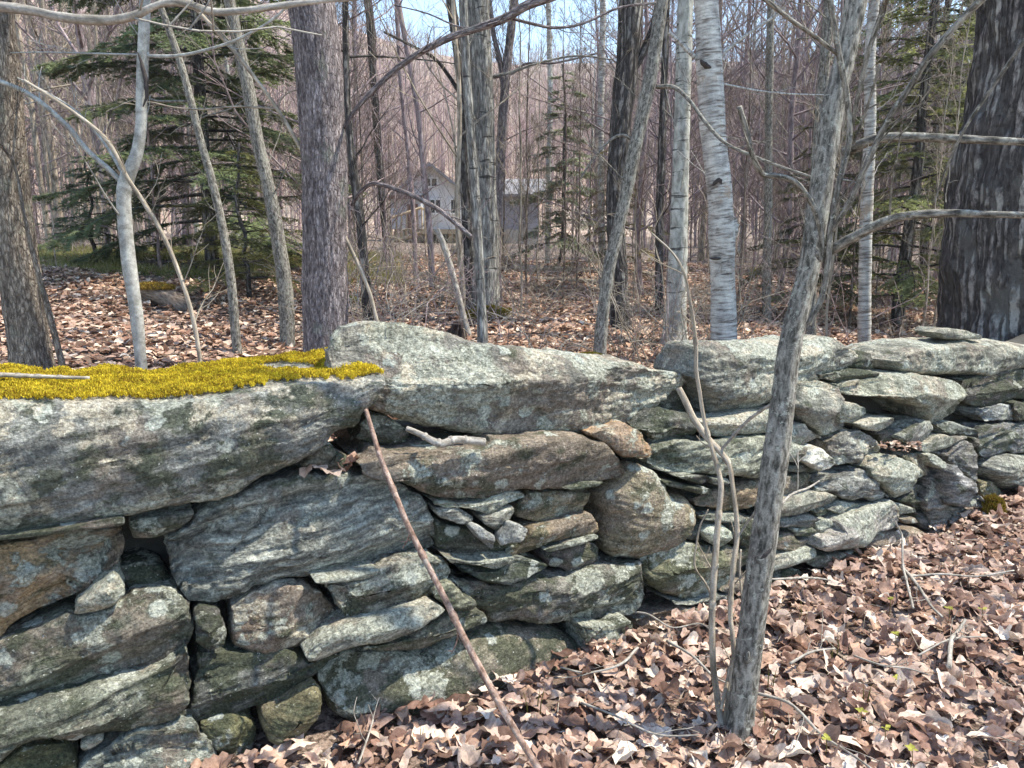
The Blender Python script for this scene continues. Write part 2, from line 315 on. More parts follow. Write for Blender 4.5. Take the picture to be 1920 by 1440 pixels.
def stone(cls, label, poly, off=0.0, re=0.024, bulge=0.018, depth=0.36, tilt=-8.0, cap=False, rough=1.0, facets=13, name='wall_stone', sm=0.008, taper=0.82, h=0.0065, rec=None, rows_back=None, **over):
    px = parse(poly); c = px.mean(0); seed = len(STONES) * 7.31 + 1.7; rg = np.random.default_rng(len(STONES) + 11)
    fd = re * 0.9 + bulge if not cap else bulge
    if not cap and name == 'wall_stone': off = off + rg.uniform(-0.022, 0.025)
    C = face_hit(c[0], c[1], off + fd); T, N = wall_frame(C[0]); U = np.array([0, 0, 1.0])
    r = ray(px[:, 0], px[:, 1]); k = ((C - CAMP) @ N) / (r @ N); P = CAMP + r * k[:, None]
    p2 = np.stack([(P - C) @ T, (P - C) @ U], -1)
    if np.sum(p2[:, 0] * np.roll(p2[:, 1], -1) - p2[:, 1] * np.roll(p2[:, 0], -1)) < 0: p2 = p2[::-1]
    O = resample_closed(p2, h, sm); n = len(O)
    nz = fbm(np.c_[O * 14, np.full(n, seed)], 3); O = O + (O / (np.linalg.norm(O, axis=1)[:, None] + 1e-9)) * (nz * 0.004 * rough)[:, None]
    tg = np.roll(O, -1, 0) - np.roll(O, 1, 0); nrm2 = np.stack([tg[:, 1], -tg[:, 0]], -1) / (np.linalg.norm(tg, axis=1)[:, None] + 1e-9)
    if not cap: O = O - nrm2 * min(0.0045, 0.06 * min(np.ptp(O[:, 0]), np.ptp(O[:, 1])))
    cen = O.mean(0); ev, evec = np.linalg.eigh(np.cov((O - cen).T)); a = evec[:, 1]; ext = (O - cen) @ a; wid = (O - cen) @ evec[:, 0]
    hl = max(0.0, min(ext.max(), -ext.min()) - 0.9 * max(wid.max(), -wid.min()))
    re = min(re, 0.16 * min(np.ptp(O[:, 0]), np.ptp(O[:, 1])))
    Q = cen + np.clip((O - cen) @ a, -hl, hl)[:, None] * a
    # depth front to back
    D = np.linalg.norm(Q - O, axis=1); V = []; m = max(6, int(D.mean() / h)); 
    ts = np.linspace(0, 1, m + 1)[1:]; ts = ts ** 1.15
    if cap:
        nb = max(8, int((depth) / (h * 2.2)))
        for t in np.linspace(0.97, 0, nb, endpoint=False): V.append(np.c_[O + (Q - O) * t, np.full(n, -depth * math.sqrt(1 - (1 - t) ** 2.3))])
    else:
        nb = max(5, int(depth / (h * 2.2)))
        V.append(np.c_[O + (Q - O) * 0.98, np.full(n, -depth)]); V.append(np.c_[O + (Q - O) * 0.5, np.full(n, -depth)])
        for u in np.linspace(1, 0, nb, endpoint=False):
            V.append(np.c_[Q + (O - Q) * (1 - (1 - taper) * u ** 1.5), np.full(n, -depth * u)])
    V.append(np.c_[O, np.zeros(n)])
    for t in ts:
        d = D * t
        if cap: y = np.full(n, bulge * (1 - (1 - t) ** 2.2) ** (1 / 2.2))
        else:
            e = np.clip(d / re, 0, 1); y = re * 0.9 * np.sqrt(1 - (1 - e) ** 2) + bulge * (1 - (1 - t) ** 2)
        V.append(np.c_[O + (Q - O) * t, y])
    rows = len(V); V = np.concatenate(V)                     # local: x along wall, z up, y' outward
    X = np.stack([V[:, 0], V[:, 2], V[:, 1]], -1)            # (along, outward, up)
    i = np.arange((rows - 1) * n).reshape(rows - 1, n); j = np.roll(i, -1, 1)
    f = np.stack([i, j, j + n, i + n], -1).reshape(-1, 4)
    # cut flat facets off the face
    fm = X[:, 1].max(); sx = np.ptp(O[:, 0]) / 2; sz = np.ptp(O[:, 1]) / 2
    for _ in range(facets):
        nn = np.array([rg.normal() * 0.42 * min(1.0, 1.3 * sz / sx), 1.0, rg.normal() * 0.5]); nn /= np.linalg.norm(nn)
        fr = X[X[:, 1] > -0.01]; sup = np.quantile(fr @ nn, rg.uniform(0.55, 0.93)); dd = np.maximum(X @ nn - sup, 0) * (X[:, 1] > 0)
        X = X - nn * (dd * 0.94)[:, None]
    # normals, then layered and broken relief
    g = X.reshape(rows, n, 3); du = np.roll(g, -1, 1) - np.roll(g, 1, 1); dv = np.gradient(g, axis=0); nr = np.cross(du, dv).reshape(-1, 3)
    ln = np.linalg.norm(nr, axis=1)[:, None]; nr = np.where(ln > 1e-12, nr / (ln + 1e-12), np.array([0, 1.0, 0]))
    ta = R(tilt); xs = X[:, 0] * math.cos(ta) + X[:, 2] * math.sin(ta); zs = -X[:, 0] * math.sin(ta) + X[:, 2] * math.cos(ta)
    L = np.stack([xs, X[:, 1], zs], -1); band = over.get('band', CLS[cls][1])
    wv = fbm(L * 5 + seed, 2) * 0.02
    st = fbm(np.c_[L[:, 0] * 3.2, L[:, 1] * 3.2, (L[:, 2] + wv) * 24] + seed, 3, 0.55)
    q = st * 2.2; stp = (np.floor(q) + np.clip((q - np.floor(q)) * 3.0 - 1.0, 0, 1)) / 2.2
    big = fbm(L * np.array([6, 6, 9]) + seed * 2, 3); fine = fbm(L * np.array([30, 30, 55]) + seed, 3, 0.6)
    sc = min(1.0, (min(sx, sz) / 0.07)) * rough
    amp = sc * (big * 0.011 + (stp * 0.75 + st * 0.25) * 0.0125 * band + fine * 0.0042)
    edge = np.clip(1.0 - np.abs(X[:, 1]) / 0.02, 0, 1) * 0.4
    X = X + nr * (amp * (1 - edge))[:, None]
    # into the object's frame, tilted with the bedding
    Rm = np.stack([T * math.cos(ta) + U * math.sin(ta), -N, -T * math.sin(ta) + U * math.cos(ta)], -1)
    Lc = np.stack([X[:, 0] * math.cos(ta) + X[:, 2] * math.sin(ta), -X[:, 1], -X[:, 0] * math.sin(ta) + X[:, 2] * math.cos(ta)], -1)
    mb = MB(); mb.add(Lc, f); o = mb.build(name, M_STONE)
    M4 = np.eye(4); M4[:3, :3] = Rm; M4[:3, 3] = C; o.matrix_world = Matrix(M4.tolist())
    tag(o, label, 'stone', 'stones of the dry stone wall')
    tc, bd, br, al, li, spo, cr = CLS[cls]; tc = np.array(over.get('tint', tc)) * rg.uniform(0.85, 1.15) * rg.uniform(0.95, 1.05, 3)
    o['tint'] = [float(q) for q in tc]
    for kk, vv in zip(('band', 'brown', 'algae', 'lichen', 'spots', 'cream'), (bd, br, al, li, spo, cr)): o[kk] = float(over.get(kk, vv))
    STONES.append(o); o_info = dict(o=o, C=C, T=T, N=N, O=p2, fd=fd, depth=depth); return o_info

def S(*a, **k): return stone(*a, **k)
SLAB = S('g', 'huge long grey capstone under the yellow moss mat', '-160,762 0,750 60,753 100,747 127,754 200,748 293,753 367,747 417,745 450,734 533,722 640,710 700,700 723,705 718,725 707,750 690,765 665,800 627,808 600,840 567,867 530,885 493,897 437,927 400,940 330,953 267,962 233,966 133,985 0,1003 -160,1025', re=0.03, bulge=0.045, depth=0.52, tilt=10, taper=1.0, name='capstone', band=0.55, cream=0.55, algae=0.35, brown=0.25, lichen=0.5, h=0.0065, facets=3)
S('n', 'thin green-grey sliver pinched under the mossy capstone at the left edge', '-160,1030 0,1003 133,986 233,967 236,985 150,998 67,1008 0,1014 -160,1040', off=0.02, re=0.012, bulge=0.01, tilt=8)
S('o', 'large rust-orange boulder at the left edge below the mossy capstone', '-160,1045 0,1020 67,1010 150,998 227,987 238,1017 230,1040 217,1063 187,1090 127,1123 67,1147 27,1173 0,1200 -160,1260', re=0.05, bulge=0.05, tilt=15)
S('n', 'small dark wedge stone with a white lichen fleck above the black hole', '237,980 267,970 367,958 360,977 343,990 293,1013 247,1012 240,990', off=0.05, re=0.02, bulge=0.015)
S('g', 'large blue-grey finely banded block left of the leaning stick', '307,1013 347,990 400,957 437,937 493,910 533,898 560,890 610,888 650,887 693,888 747,900 787,923 807,953 817,987 816,1025 777,1040 727,1047 687,1063 633,1076 533,1090 467,1103 433,1127 400,1133 350,1127 333,1103 320,1077 315,1040', re=0.05, bulge=0.055, tilt=8, tint=(0.226, 0.226, 0.228), algae=0.0, h=0.0055)
S('n', 'big rounded greenish boulder with a brown patch, at the left edge below the rust-orange one', '-160,1262 0,1203 33,1190 123,1152 187,1150 233,1127 247,1107 300,1100 333,1110 360,1140 365,1173 357,1207 327,1237 267,1267 200,1287 100,1313 0,1338 -160,1385', re=0.06, bulge=0.05, tilt=14, brown=0.5, algae=0.2)
S('l', 'small pale-tipped wedge stone under the rust-orange boulder', '130,1153 147,1127 187,1093 213,1070 243,1103 243,1113 217,1137 180,1150 143,1157', off=0.01, re=0.02, bulge=0.02, tilt=20)
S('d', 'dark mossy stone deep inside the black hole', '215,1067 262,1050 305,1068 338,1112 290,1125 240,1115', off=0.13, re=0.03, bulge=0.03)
S('n', 'long flat greenish slab with a square right end at the bottom left', '-160,1388 0,1340 100,1317 200,1290 267,1270 333,1240 353,1217 360,1260 358,1320 333,1350 300,1360 200,1377 133,1390 70,1385 33,1407 0,1427 -160,1470', re=0.025, bulge=0.03, tilt=12, brown=0.3, facets=2)
S('m', 'olive moss-stained stone in the bottom left corner', '-160,1475 0,1433 43,1403 127,1390 147,1427 150,1500 -160,1560', off=0.03)
S('l', 'small tongue-shaped pebble hanging beneath the long flat slab', '147,1393 187,1377 197,1387 173,1403 157,1412 147,1403', off=0.03, re=0.012, bulge=0.01)
S('g', 'low grey-brown slab with a white-stained corner in the bottom row at left', '140,1450 200,1397 250,1370 333,1360 360,1357 400,1393 415,1440 420,1510 140,1520', off=0.03, brown=0.4)
S('m', 'rounded olive stone half buried in leaves beside the low grey-brown slab', '370,1357 417,1340 453,1337 480,1357 482,1385 470,1425 440,1440 400,1410', off=0.03, re=0.03)
S('m', 'angular brown-olive stone standing in the leaves below the dark slate boulder', '488,1337 527,1310 590,1282 607,1310 600,1340 570,1400 515,1410 495,1375', off=0.02, re=0.03, facets=7)
S('d', 'dark slate-blue boulder lying low beneath the rusty white-blotched stone', '360,1270 370,1243 367,1223 467,1223 533,1217 583,1240 640,1222 620,1243 593,1267 560,1287 500,1320 433,1340 367,1357 333,1358 360,1320', off=0.02, re=0.06, bulge=0.03, tilt=14, tint=(0.14, 0.143, 0.145), lichen=0.3)
S('d', 'small dark cube-shaped stone left of the rusty white-blotched stone', '363,1167 373,1150 413,1153 430,1187 423,1213 393,1222 363,1210', off=0.02, re=0.02, bulge=0.015)
S('b', 'rusty boulder with a bright white lichen blotch in the middle of the wall', '427,1137 467,1107 517,1092 567,1093 603,1108 637,1147 652,1167 610,1200 560,1210 533,1217 433,1218 430,1177', re=0.06, bulge=0.05, tilt=8, spots=0.9, cream=0.65)
S('l', 'thin flaky sliver lodged under the banded block', '583,1086 643,1077 707,1067 720,1073 687,1087 640,1092 600,1097', off=0.0, re=0.012, bulge=0.015, tilt=8)
S('n', 'layered greenish stone with a chalky lower corner behind the leaning stick', '610,1100 693,1088 733,1060 793,1043 833,1050 847,1073 833,1093 813,1120 747,1140 680,1150 647,1163 637,1143', off=0.01, re=0.03, bulge=0.03, tilt=12, cream=0.4)
S('l', 'long diagonal slab tapering to a brown tip at its left', '570,1233 593,1207 650,1173 720,1150 813,1127 840,1143 813,1160 773,1187 713,1207 667,1213 607,1237 580,1243', off=-0.02, re=0.022, bulge=0.02, tilt=18, brown=0.3)
S('n', 'ragged green slab under the long diagonal one, crossed by the stick', '677,1215 720,1207 780,1190 827,1160 860,1150 897,1143 918,1157 913,1173 880,1183 847,1190 793,1217 747,1223 693,1221', off=-0.01, re=0.02, bulge=0.02, tilt=14, rough=1.4)
S('n', 'triangular grey-green stone just right of the leaning stick', '810,1120 843,1090 870,1110 897,1133 880,1147 840,1143', off=0.0, re=0.015, bulge=0.015)
S('n', 'broad dark green slab beneath the tall round-bottomed stone', '843,1090 860,1083 927,1100 953,1098 993,1083 1060,1080 1093,1067 1143,1057 1200,1053 1211,1097 1207,1130 1185,1152 1124,1166 1027,1168 923,1167 913,1147 897,1137 870,1110', re=0.04, bulge=0.045, tilt=3, algae=0.45, rough=1.2)
S('b', 'large smooth rounded boulder in the bottom row rising out of the leaves', '593,1260 643,1220 700,1222 793,1220 860,1190 920,1173 1027,1173 1073,1190 1103,1220 1105,1250 1053,1275 993,1300 937,1325 877,1345 827,1365 773,1370 703,1365 653,1355 610,1325', off=0.02, re=0.1, bulge=0.06, tilt=8, rough=0.6, facets=1, tint=(0.22, 0.20, 0.165), algae=0.45, spots=0.2, lichen=0.45, brown=0.35)
S('n', 'squarish grey-green block at the right end of the big rounded bottom boulder', '1090,1173 1143,1173 1187,1160 1190,1193 1185,1235 1143,1250 1100,1225', off=0.0, re=0.025)
S('b', 'brown lens-shaped slab with round white lichen spots under the humped capstone', '670,873 727,857 793,843 860,842 913,840 927,820 993,815 1093,818 1133,830 1160,860 1173,880 1170,895 1127,903 1060,917 1010,922 960,923 910,937 860,940 810,933 790,920 760,907 720,890 683,878', off=-0.02, re=0.045, bulge=0.04, tilt=4, spots=0.85, lichen=0.25)
S('l', 'thin flaking slab under the brown lens-shaped slab', '810,940 893,943 953,920 983,922 987,933 943,950 937,960 920,967 877,957 837,950', off=0.01, re=0.014, bulge=0.012, tilt=6)
S('g', 'small grey wedge stone at the upper right of the banded block', '812,950 847,947 890,967 887,985 860,987 820,973', off=0.03, re=0.015, bulge=0.012)
S('g', 'small grey keystone above the two fresh broken faces', '897,967 937,960 963,948 967,957 953,987 930,997 910,987', off=0.02, re=0.018, bulge=0.015)
S('t', 'tan layered stone left of the top of the round-bottomed stone', '967,947 993,922 1060,920 1112,920 1110,933 1093,957 1053,977 1000,982 967,973', off=0.03, re=0.035, bulge=0.03, tilt=6)
S('n', 'green sliver under the right end of the brown lens-shaped slab', '1050,913 1093,900 1132,902 1120,912 1073,922', off=0.01, re=0.01, bulge=0.01, tilt=6)
S('d', 'dark slab behind the two fresh broken faces', '820,982 880,988 930,998 990,987 1000,1003 985,1030 937,1049 877,1052 822,1030', off=0.04, re=0.025, bulge=0.02)
S('w', 'pale freshly broken flake, left one of a pair on the dark slab', '880,987 890,982 930,1002 929,1030 922,1035 897,1012', off=0.01, re=0.008, bulge=0.006, depth=0.05, tint=(0.33, 0.335, 0.345), lichen=0.0, spots=0, cream=0, brown=0, facets=2, name='stone_flake')
S('w', 'pale freshly broken flake, right one of a pair on the dark slab', '932,1010 957,975 990,987 993,997 983,1017 960,1022 937,1027', off=0.01, re=0.008, bulge=0.006, depth=0.05, tint=(0.34, 0.34, 0.35), lichen=0.0, spots=0, cream=0, brown=0, facets=2, name='stone_flake')
S('t', 'long tan grooved stone pointing up to the round-bottomed stone', '937,1050 970,1030 993,988 1043,978 1107,960 1123,980 1123,997 1080,1010 1027,1020 983,1037', off=0.02, re=0.025, bulge=0.02, tilt=14)
S('n', 'thin pale green sliver on top of the orange-ended dark stone', '1017,1030 1077,1013 1123,1002 1120,1012 1087,1023 1027,1037', off=0.01, re=0.01, bulge=0.01, tilt=14)
S('d', 'dark rounded stone with an orange-tan broken end', '1020,1040 1060,1027 1100,1017 1120,1023 1120,1050 1100,1073 1067,1077 1027,1060', off=0.03, re=0.04, bulge=0.03, brown=0.3)
S('n', 'thin pale green slate lying over the pointed dark flake', '830,1043 877,1050 967,1043 968,1053 927,1070 877,1063 843,1057', off=0.01, re=0.01, bulge=0.01)
S('d', 'pointed dark flake with its tip to the right in the middle of the wall', '863,1070 927,1070 970,1040 1033,1060 1007,1077 953,1098 910,1093 880,1080', off=0.03, re=0.012, bulge=0.012, tint=(0.15, 0.155, 0.165), tilt=-12)
S('b', 'tall round-bottomed brown boulder with grey lichen rosettes', '1132,913 1174,862 1202,869 1220,878 1233,893 1246,918 1277,924 1292,944 1295,970 1283,1001 1259,1022 1233,1038 1200,1049 1167,1050 1135,1040 1124,1027 1124,1009 1126,966 1122,933', re=0.07, bulge=0.05, tilt=-10, rough=0.7, spots=0.95, lichen=0.35, facets=0)
S('l', 'great humped capstone, the highest and palest, in the centre of the wall', '613,662 627,637 650,613 693,605 740,605 793,612 843,627 877,640 927,647 993,652 1060,660 1127,665 1160,673 1210,688 1262,696 1292,709 1280,724 1245,736 1233,749 1211,766 1174,793 1124,806 1080,808 1000,813 910,813 860,807 760,787 710,770 690,757 650,735 615,700', cap=True, off=0.03, bulge=0.17, depth=0.22, tilt=-4, name='capstone', facets=4, cream=0.5, lichen=0.6, brown=0.6, rough=1.25, sm=0.009, h=0.006)
S('l', 'lichen-covered capstone behind the tall slim grey tree', '1258,700 1268,664 1277,644 1310,638 1364,638 1408,637 1452,636 1513,634 1544,631 1568,646 1574,662 1568,684 1551,693 1503,708 1452,751 1408,757 1386,765 1332,766 1307,771 1296,740 1284,718', cap=True, off=0.03, bulge=0.17, depth=0.2, tilt=0, name='capstone', facets=5, lichen=0.85, brown=0.3, rough=1.2, sm=0.012, h=0.006)
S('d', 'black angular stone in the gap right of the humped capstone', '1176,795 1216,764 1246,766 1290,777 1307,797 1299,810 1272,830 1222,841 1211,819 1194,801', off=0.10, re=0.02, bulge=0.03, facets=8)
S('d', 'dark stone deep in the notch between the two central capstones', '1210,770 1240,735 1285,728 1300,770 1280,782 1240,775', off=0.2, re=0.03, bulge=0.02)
S('o', 'blocky orange-brown stone under the right end of the humped capstone', '1102,814 1135,803 1174,795 1202,808 1220,836 1222,854 1209,859 1167,858 1152,849 1132,830', off=-0.01, re=0.018, bulge=0.02, facets=8, sm=0.006)
S('l', 'long pale lichen-crusted slab just under the second capstone', '1307,784 1342,783 1408,772 1447,762 1478,768 1480,800 1439,812 1404,815 1342,820 1310,805', off=0.02, re=0.025, bulge=0.03, lichen=0.95)
S('g', 'wide wavy-banded silver stone left of the slim grey tree', '1211,867 1229,843 1277,827 1342,823 1439,816 1478,822 1480,880 1439,892 1408,900 1373,895 1342,891 1266,891 1237,884', re=0.03, bulge=0.04, tilt=2, tint=(0.31, 0.305, 0.285), lichen=0.5, rough=1.3)
S('d', 'small dark lens-shaped stone under the wavy-banded silver one', '1264,893 1288,888 1329,892 1327,904 1316,911 1288,904', off=0.02, re=0.012, bulge=0.01)
S('d', 'long thin dark sliver sloping down right above the white cobble', '1240,902 1266,902 1299,911 1336,915 1336,926 1321,931 1281,920 1251,913', off=0.02, re=0.012, bulge=0.01, tilt=-14)
S('d', 'tiny dark chock stone between the two thin sapling stems', '1332,895 1364,896 1372,906 1351,912 1336,908', off=0.03, re=0.01, bulge=0.01)
S('t', 'yellow-tan stone behind the sapling stems, left of the slim grey tree', '1299,932 1353,915 1428,904 1462,908 1458,935 1417,948 1386,959 1353,961 1321,950 1297,944', off=0.03, re=0.03, bulge=0.03, tilt=4)
S('g', 'flat oval stone resting on the white cobble', '1312,968 1338,961 1386,961 1399,970 1393,981 1353,982 1318,977', off=0.03, re=0.015, bulge=0.015)
S('d', 'small dark stone left of the white cobble', '1283,985 1316,981 1318,998 1316,1018 1277,1012', off=0.07, re=0.015, bulge=0.015)
S('w', 'round whitish cobble wedged behind the sapling stems', '1315,998 1327,983 1353,980 1369,992 1371,1007 1364,1020 1349,1027 1327,1019', off=0.01, re=0.035, bulge=0.015, rough=0.6, facets=1)
S('d', 'dark striped triangular stone right of the white cobble', '1376,985 1415,975 1450,980 1445,1010 1408,1027 1378,1018', off=0.05, re=0.015, bulge=0.015, tilt=-40)
S('n', 'wide mossy ochre-green slab under the white cobble', '1211,1040 1255,1022 1299,1018 1338,1027 1375,1022 1408,1027 1408,1053 1386,1071 1371,1092 1342,1112 1303,1123 1277,1125 1244,1114 1216,1097 1207,1071', off=0.0, re=0.035, bulge=0.035, rough=1.2, tint=(0.23, 0.21, 0.15))
S('b', 'grey-brown boulder half sunk in leaves behind the sapling roots', '1192,1162 1229,1149 1277,1136 1342,1138 1386,1141 1420,1162 1420,1215 1390,1240 1290,1245 1195,1250', off=0.02, re=0.06, bulge=0.03, lichen=0.45)
S('g', 'thin dark banded stone just above the sunk grey-brown boulder', '1260,1128 1310,1122 1342,1114 1382,1119 1390,1132 1353,1138 1294,1138', off=0.06, re=0.012, bulge=0.01)
S('b', 'small brown stone behind the slim grey tree near the ground', '1351,1110 1375,1088 1420,1082 1440,1100 1420,1130 1385,1121', off=0.04, re=0.02)
# right of the slim grey tree
S('l', 'broad smooth grey-green block right of the slim grey tree', '1480,760 1496,732 1508,712 1539,713 1573,725 1580,750 1584,790 1580,804 1539,820 1525,806 1500,790', re=0.03, bulge=0.03, rough=0.7, facets=4, lichen=0.65)
S('l', 'whitish lichen lump right of the broad smooth block', '1570,748 1601,753 1625,765 1623,777 1604,792 1574,796', off=0.03, re=0.02)
S('d', 'dark stone between the second capstone and the right capstone', '1565,690 1573,658 1600,654 1632,660 1640,692 1594,692', off=0.06, re=0.02)
S('d', 'thin dark layered slab below the gap between the right capstones', '1535,703 1594,690 1642,696 1650,706 1609,712 1563,718 1549,711', off=0.03, re=0.015)
S('l', 'long pale capstone below the flat topmost stone at right', '1632,672 1652,657 1690,641 1760,634 1843,635 1891,643 1920,650 2000,662 2010,690 1950,690 1898,677 1867,689 1843,698 1807,705 1771,703 1748,698 1676,701 1642,689', cap=True, off=0.05, bulge=0.2, depth=0.25, tilt=-6, name='capstone', lichen=0.75, facets=6)
S('l', 'small flat stone perched on top of the right capstone', '1760,624 1774,614 1807,616 1841,629 1841,637 1771,637', off=0.1, re=0.02, bulge=0.02, depth=0.14, name='capstone')
S('l', 'big overhanging slab with a dark hollow beneath it at right', '1565,720 1609,711 1676,703 1736,701 1769,707 1795,715 1810,729 1810,749 1791,770 1767,787 1750,796 1726,784 1721,768 1690,753 1652,746 1613,741 1575,734', off=-0.04, re=0.04, bulge=0.05, tilt=-10, facets=6, lichen=0.55)
S('d', 'wide dark slab under the right capstone at the frame edge', '1805,712 1850,702 1900,690 2010,700 2010,752 1900,748 1843,765 1810,758', off=0.06, re=0.03, tilt=-4)
S('d', 'dark stone at the frame edge right of the small round-ended stone', '1901,755 2010,752 2010,795 1905,790', off=0.06, re=0.02)
S('g', 'small stone with a pale round end in the dark recess at right', '1843,765 1882,756 1898,761 1903,772 1898,787 1879,789 1848,792 1839,782', off=0.05, re=0.02, bulge=0.02, lichen=0.6)
S('d', 'large dark square block at the right frame edge', '1834,812 1843,799 1920,792 2010,785 2010,862 1891,848 1848,860 1834,854', off=0.05, re=0.025, tint=(0.16, 0.165, 0.17))
S('g', 'smooth round boulder at the right frame edge near the ground', '1846,876 1862,856 1891,850 1920,852 2010,870 2010,950 1950,955 1903,932 1867,912 1848,892', off=0.02, re=0.07, bulge=0.04, rough=0.6, facets=1)
S('m', 'small low stone beside the clump of moss at right', '1834,902 1862,902 1889,933 1880,950 1850,945 1838,920', off=0.03, re=0.02)
S('g', 'leaning prop stone under the big overhanging slab', '1690,822 1721,792 1745,787 1750,799 1743,816 1731,830 1702,834', off=0.0, re=0.018, tilt=50)
S('l', 'small pale wedge in front of the dark hollow', '1606,795 1640,783 1677,782 1677,792 1664,801 1647,811 1628,808', off=0.0, re=0.014, bulge=0.012)
S('d', 'grey stone at the back of the dark hollow', '1642,811 1671,801 1690,818 1704,838 1676,834 1650,828', off=0.08, re=0.02)
S('g', 'brown-tipped slab poking out below the overhanging slab', '1755,795 1776,789 1834,806 1836,813 1819,818 1769,813', off=0.02, re=0.014, tilt=-14)
S('l', 'pale layered slab above the tall grey stone at right', '1712,838 1748,828 1760,816 1812,816 1815,823 1795,832 1771,842 1736,851', off=0.0, re=0.015, tilt=10)
S('g', 'tall grey stone at right with the dark square block behind it', '1774,854 1807,828 1824,830 1834,864 1836,895 1829,912 1815,897 1793,876', off=0.0, re=0.025)
S('d', 'small dark stone wedged beside the tall grey stone', '1820,820 1836,823 1836,842 1826,842', off=0.05, re=0.01)
S('l', 'pale green oval stone on the tumbled heap at right', '1738,853 1752,850 1774,866 1779,878 1769,884 1748,876', off=-0.02, re=0.02)
S('g', 'pale pyramid-shaped stone standing on the leaves at right', '1782,882 1794,870 1823,909 1851,945 1849,954 1782,947 1781,916', off=-0.04, re=0.015, facets=6, sm=0.005)
S('g', 'tall grey upright block at the foot of the tumbled heap', '1746,897 1755,885 1775,889 1783,906 1781,954 1786,964 1782,1000 1765,1015 1741,1015 1745,969 1736,940 1743,916', off=0.0, re=0.025)
S('l', 'chunky rough boulder with cream lichen right of the white quartz stone', '1549,828 1580,811 1609,808 1642,818 1652,837 1647,859 1628,873 1604,866 1580,868 1565,876 1556,852', off=-0.02, re=0.03, bulge=0.03, rough=1.5)
S('w', 'bright white quartz stone right of the slim grey tree', '1512,868 1525,844 1537,837 1556,852 1568,868 1556,880 1537,884', off=-0.02, re=0.015, bulge=0.015, tint=(0.62, 0.62, 0.60), facets=7, lichen=0.1)
S('n', 'greenish stone between the slim grey tree and the white quartz', '1470,832 1484,828 1520,837 1524,849 1510,866 1470,868', off=0.0, re=0.018)
S('l', 'pale stone under the broad smooth block right of the slim grey tree', '1472,800 1508,792 1525,806 1541,820 1506,836 1475,832', off=0.0, re=0.018)
S('d', 'thin dark sliver under the white quartz stone', '1468,872 1510,868 1540,884 1527,890 1468,886', off=0.03, re=0.01)
S('b', 'flat pinkish stone beside the slim grey tree', '1462,893 1518,887 1526,897 1523,916 1492,930 1462,938', off=0.0, re=0.018, lichen=0.5)
S('g', 'sharp-pointed grey stone below the chunky rough boulder', '1525,902 1535,888 1573,887 1624,880 1650,890 1626,898 1633,908 1664,930 1636,945 1612,934 1602,942 1576,937 1564,923 1528,918', off=0.0, re=0.02, facets=8, lichen=0.5)
S('l', 'angular block with a jutting corner in the tumbled heap', '1631,878 1650,861 1679,851 1693,858 1720,872 1735,890 1715,902 1708,913 1679,937 1672,925 1636,897', off=-0.04, re=0.02, facets=9, sm=0.005)
S('b', 'brown crumbling stone on top of the tumbled heap', '1690,856 1715,848 1740,858 1746,872 1744,892 1722,897 1700,880', off=0.0, re=0.02)
S('d', 'dark recessed stone right of the jutting block', '1679,938 1720,906 1741,914 1738,940 1745,966 1717,956', off=0.05, re=0.02)
S('l', 'long pale slab at knee height right of the slim grey tree', '1460,960 1468,945 1525,921 1564,925 1571,935 1554,947 1523,956 1499,966 1460,972', off=-0.02, re=0.018, tilt=14)
S('l', 'small pale lump right of the long pale slab', '1552,956 1573,937 1602,942 1614,948 1594,960 1569,966', off=0.0, re=0.018)
S('g', 'grey stone under the long pale slab', '1458,975 1516,959 1535,971 1537,985 1516,990 1487,988 1458,990', off=0.0, re=0.018)
S('n', 'small green stone beside the long pale slab', '1518,956 1549,949 1552,964 1535,971', off=0.02, re=0.012)
S('l', 'small pinkish-topped stone left of the white-grey boulder', '1528,980 1552,969 1572,981 1568,995 1535,1002', off=0.0, re=0.015)
S('n', 'small stone third up from the leaves beside the slim grey tree', '1485,990 1523,986 1532,997 1516,1008 1490,1008', off=0.0, re=0.015)
S('b', 'brown broken stone low beside the slim grey tree', '1450,1003 1487,1001 1497,1013 1530,1005 1537,1015 1520,1028 1492,1036 1450,1030', off=0.02, re=0.018)
S('l', 'pale slab low beside the slim grey tree', '1440,1055 1458,1043 1511,1028 1530,1026 1532,1038 1509,1053 1440,1076', off=-0.02, re=0.018, tilt=12)
S('w', 'long white-grey crystalline boulder low in the wall at right', '1530,1028 1537,1007 1573,993 1572,979 1593,966 1636,949 1674,940 1686,954 1686,978 1674,993 1648,1000 1631,1012 1617,1026 1576,1033 1540,1035', off=-0.04, re=0.035, bulge=0.035, tilt=22, tint=(0.42, 0.415, 0.39), lichen=0.45, rough=1.3)
S('l', 'small pale green stone at the right end of the white-grey boulder', '1683,956 1688,943 1717,952 1718,962 1686,967', off=0.0, re=0.012)
S('b', 'small brown pebble wedged above the two-toned bottom boulder', '1688,973 1717,969 1723,981 1696,984', off=-0.01, re=0.01)
S('d', 'dark stone left of the tall upright block', '1715,957 1736,962 1746,983 1742,1002 1722,990', off=0.03, re=0.02)
S('n', 'wedge of greenish stone under the white-grey boulder', '1509,1052 1528,1041 1569,1036 1606,1031 1593,1042 1571,1050 1564,1062 1545,1071 1516,1062', off=0.0, re=0.018, tilt=10)
S('b', 'rounded two-toned boulder, dark left and brown right, at the bottom of the wall', '1629,1026 1638,1007 1674,995 1720,990 1737,1004 1737,1040 1700,1060 1681,1070 1650,1062 1633,1048', off=0.0, re=0.045, bulge=0.03, rough=0.7)
S('m', 'mossy stone in the leaves left of the two-toned boulder', '1564,1062 1571,1052 1602,1038 1628,1028 1635,1045 1620,1070 1600,1095 1583,1092', off=0.0, re=0.025)
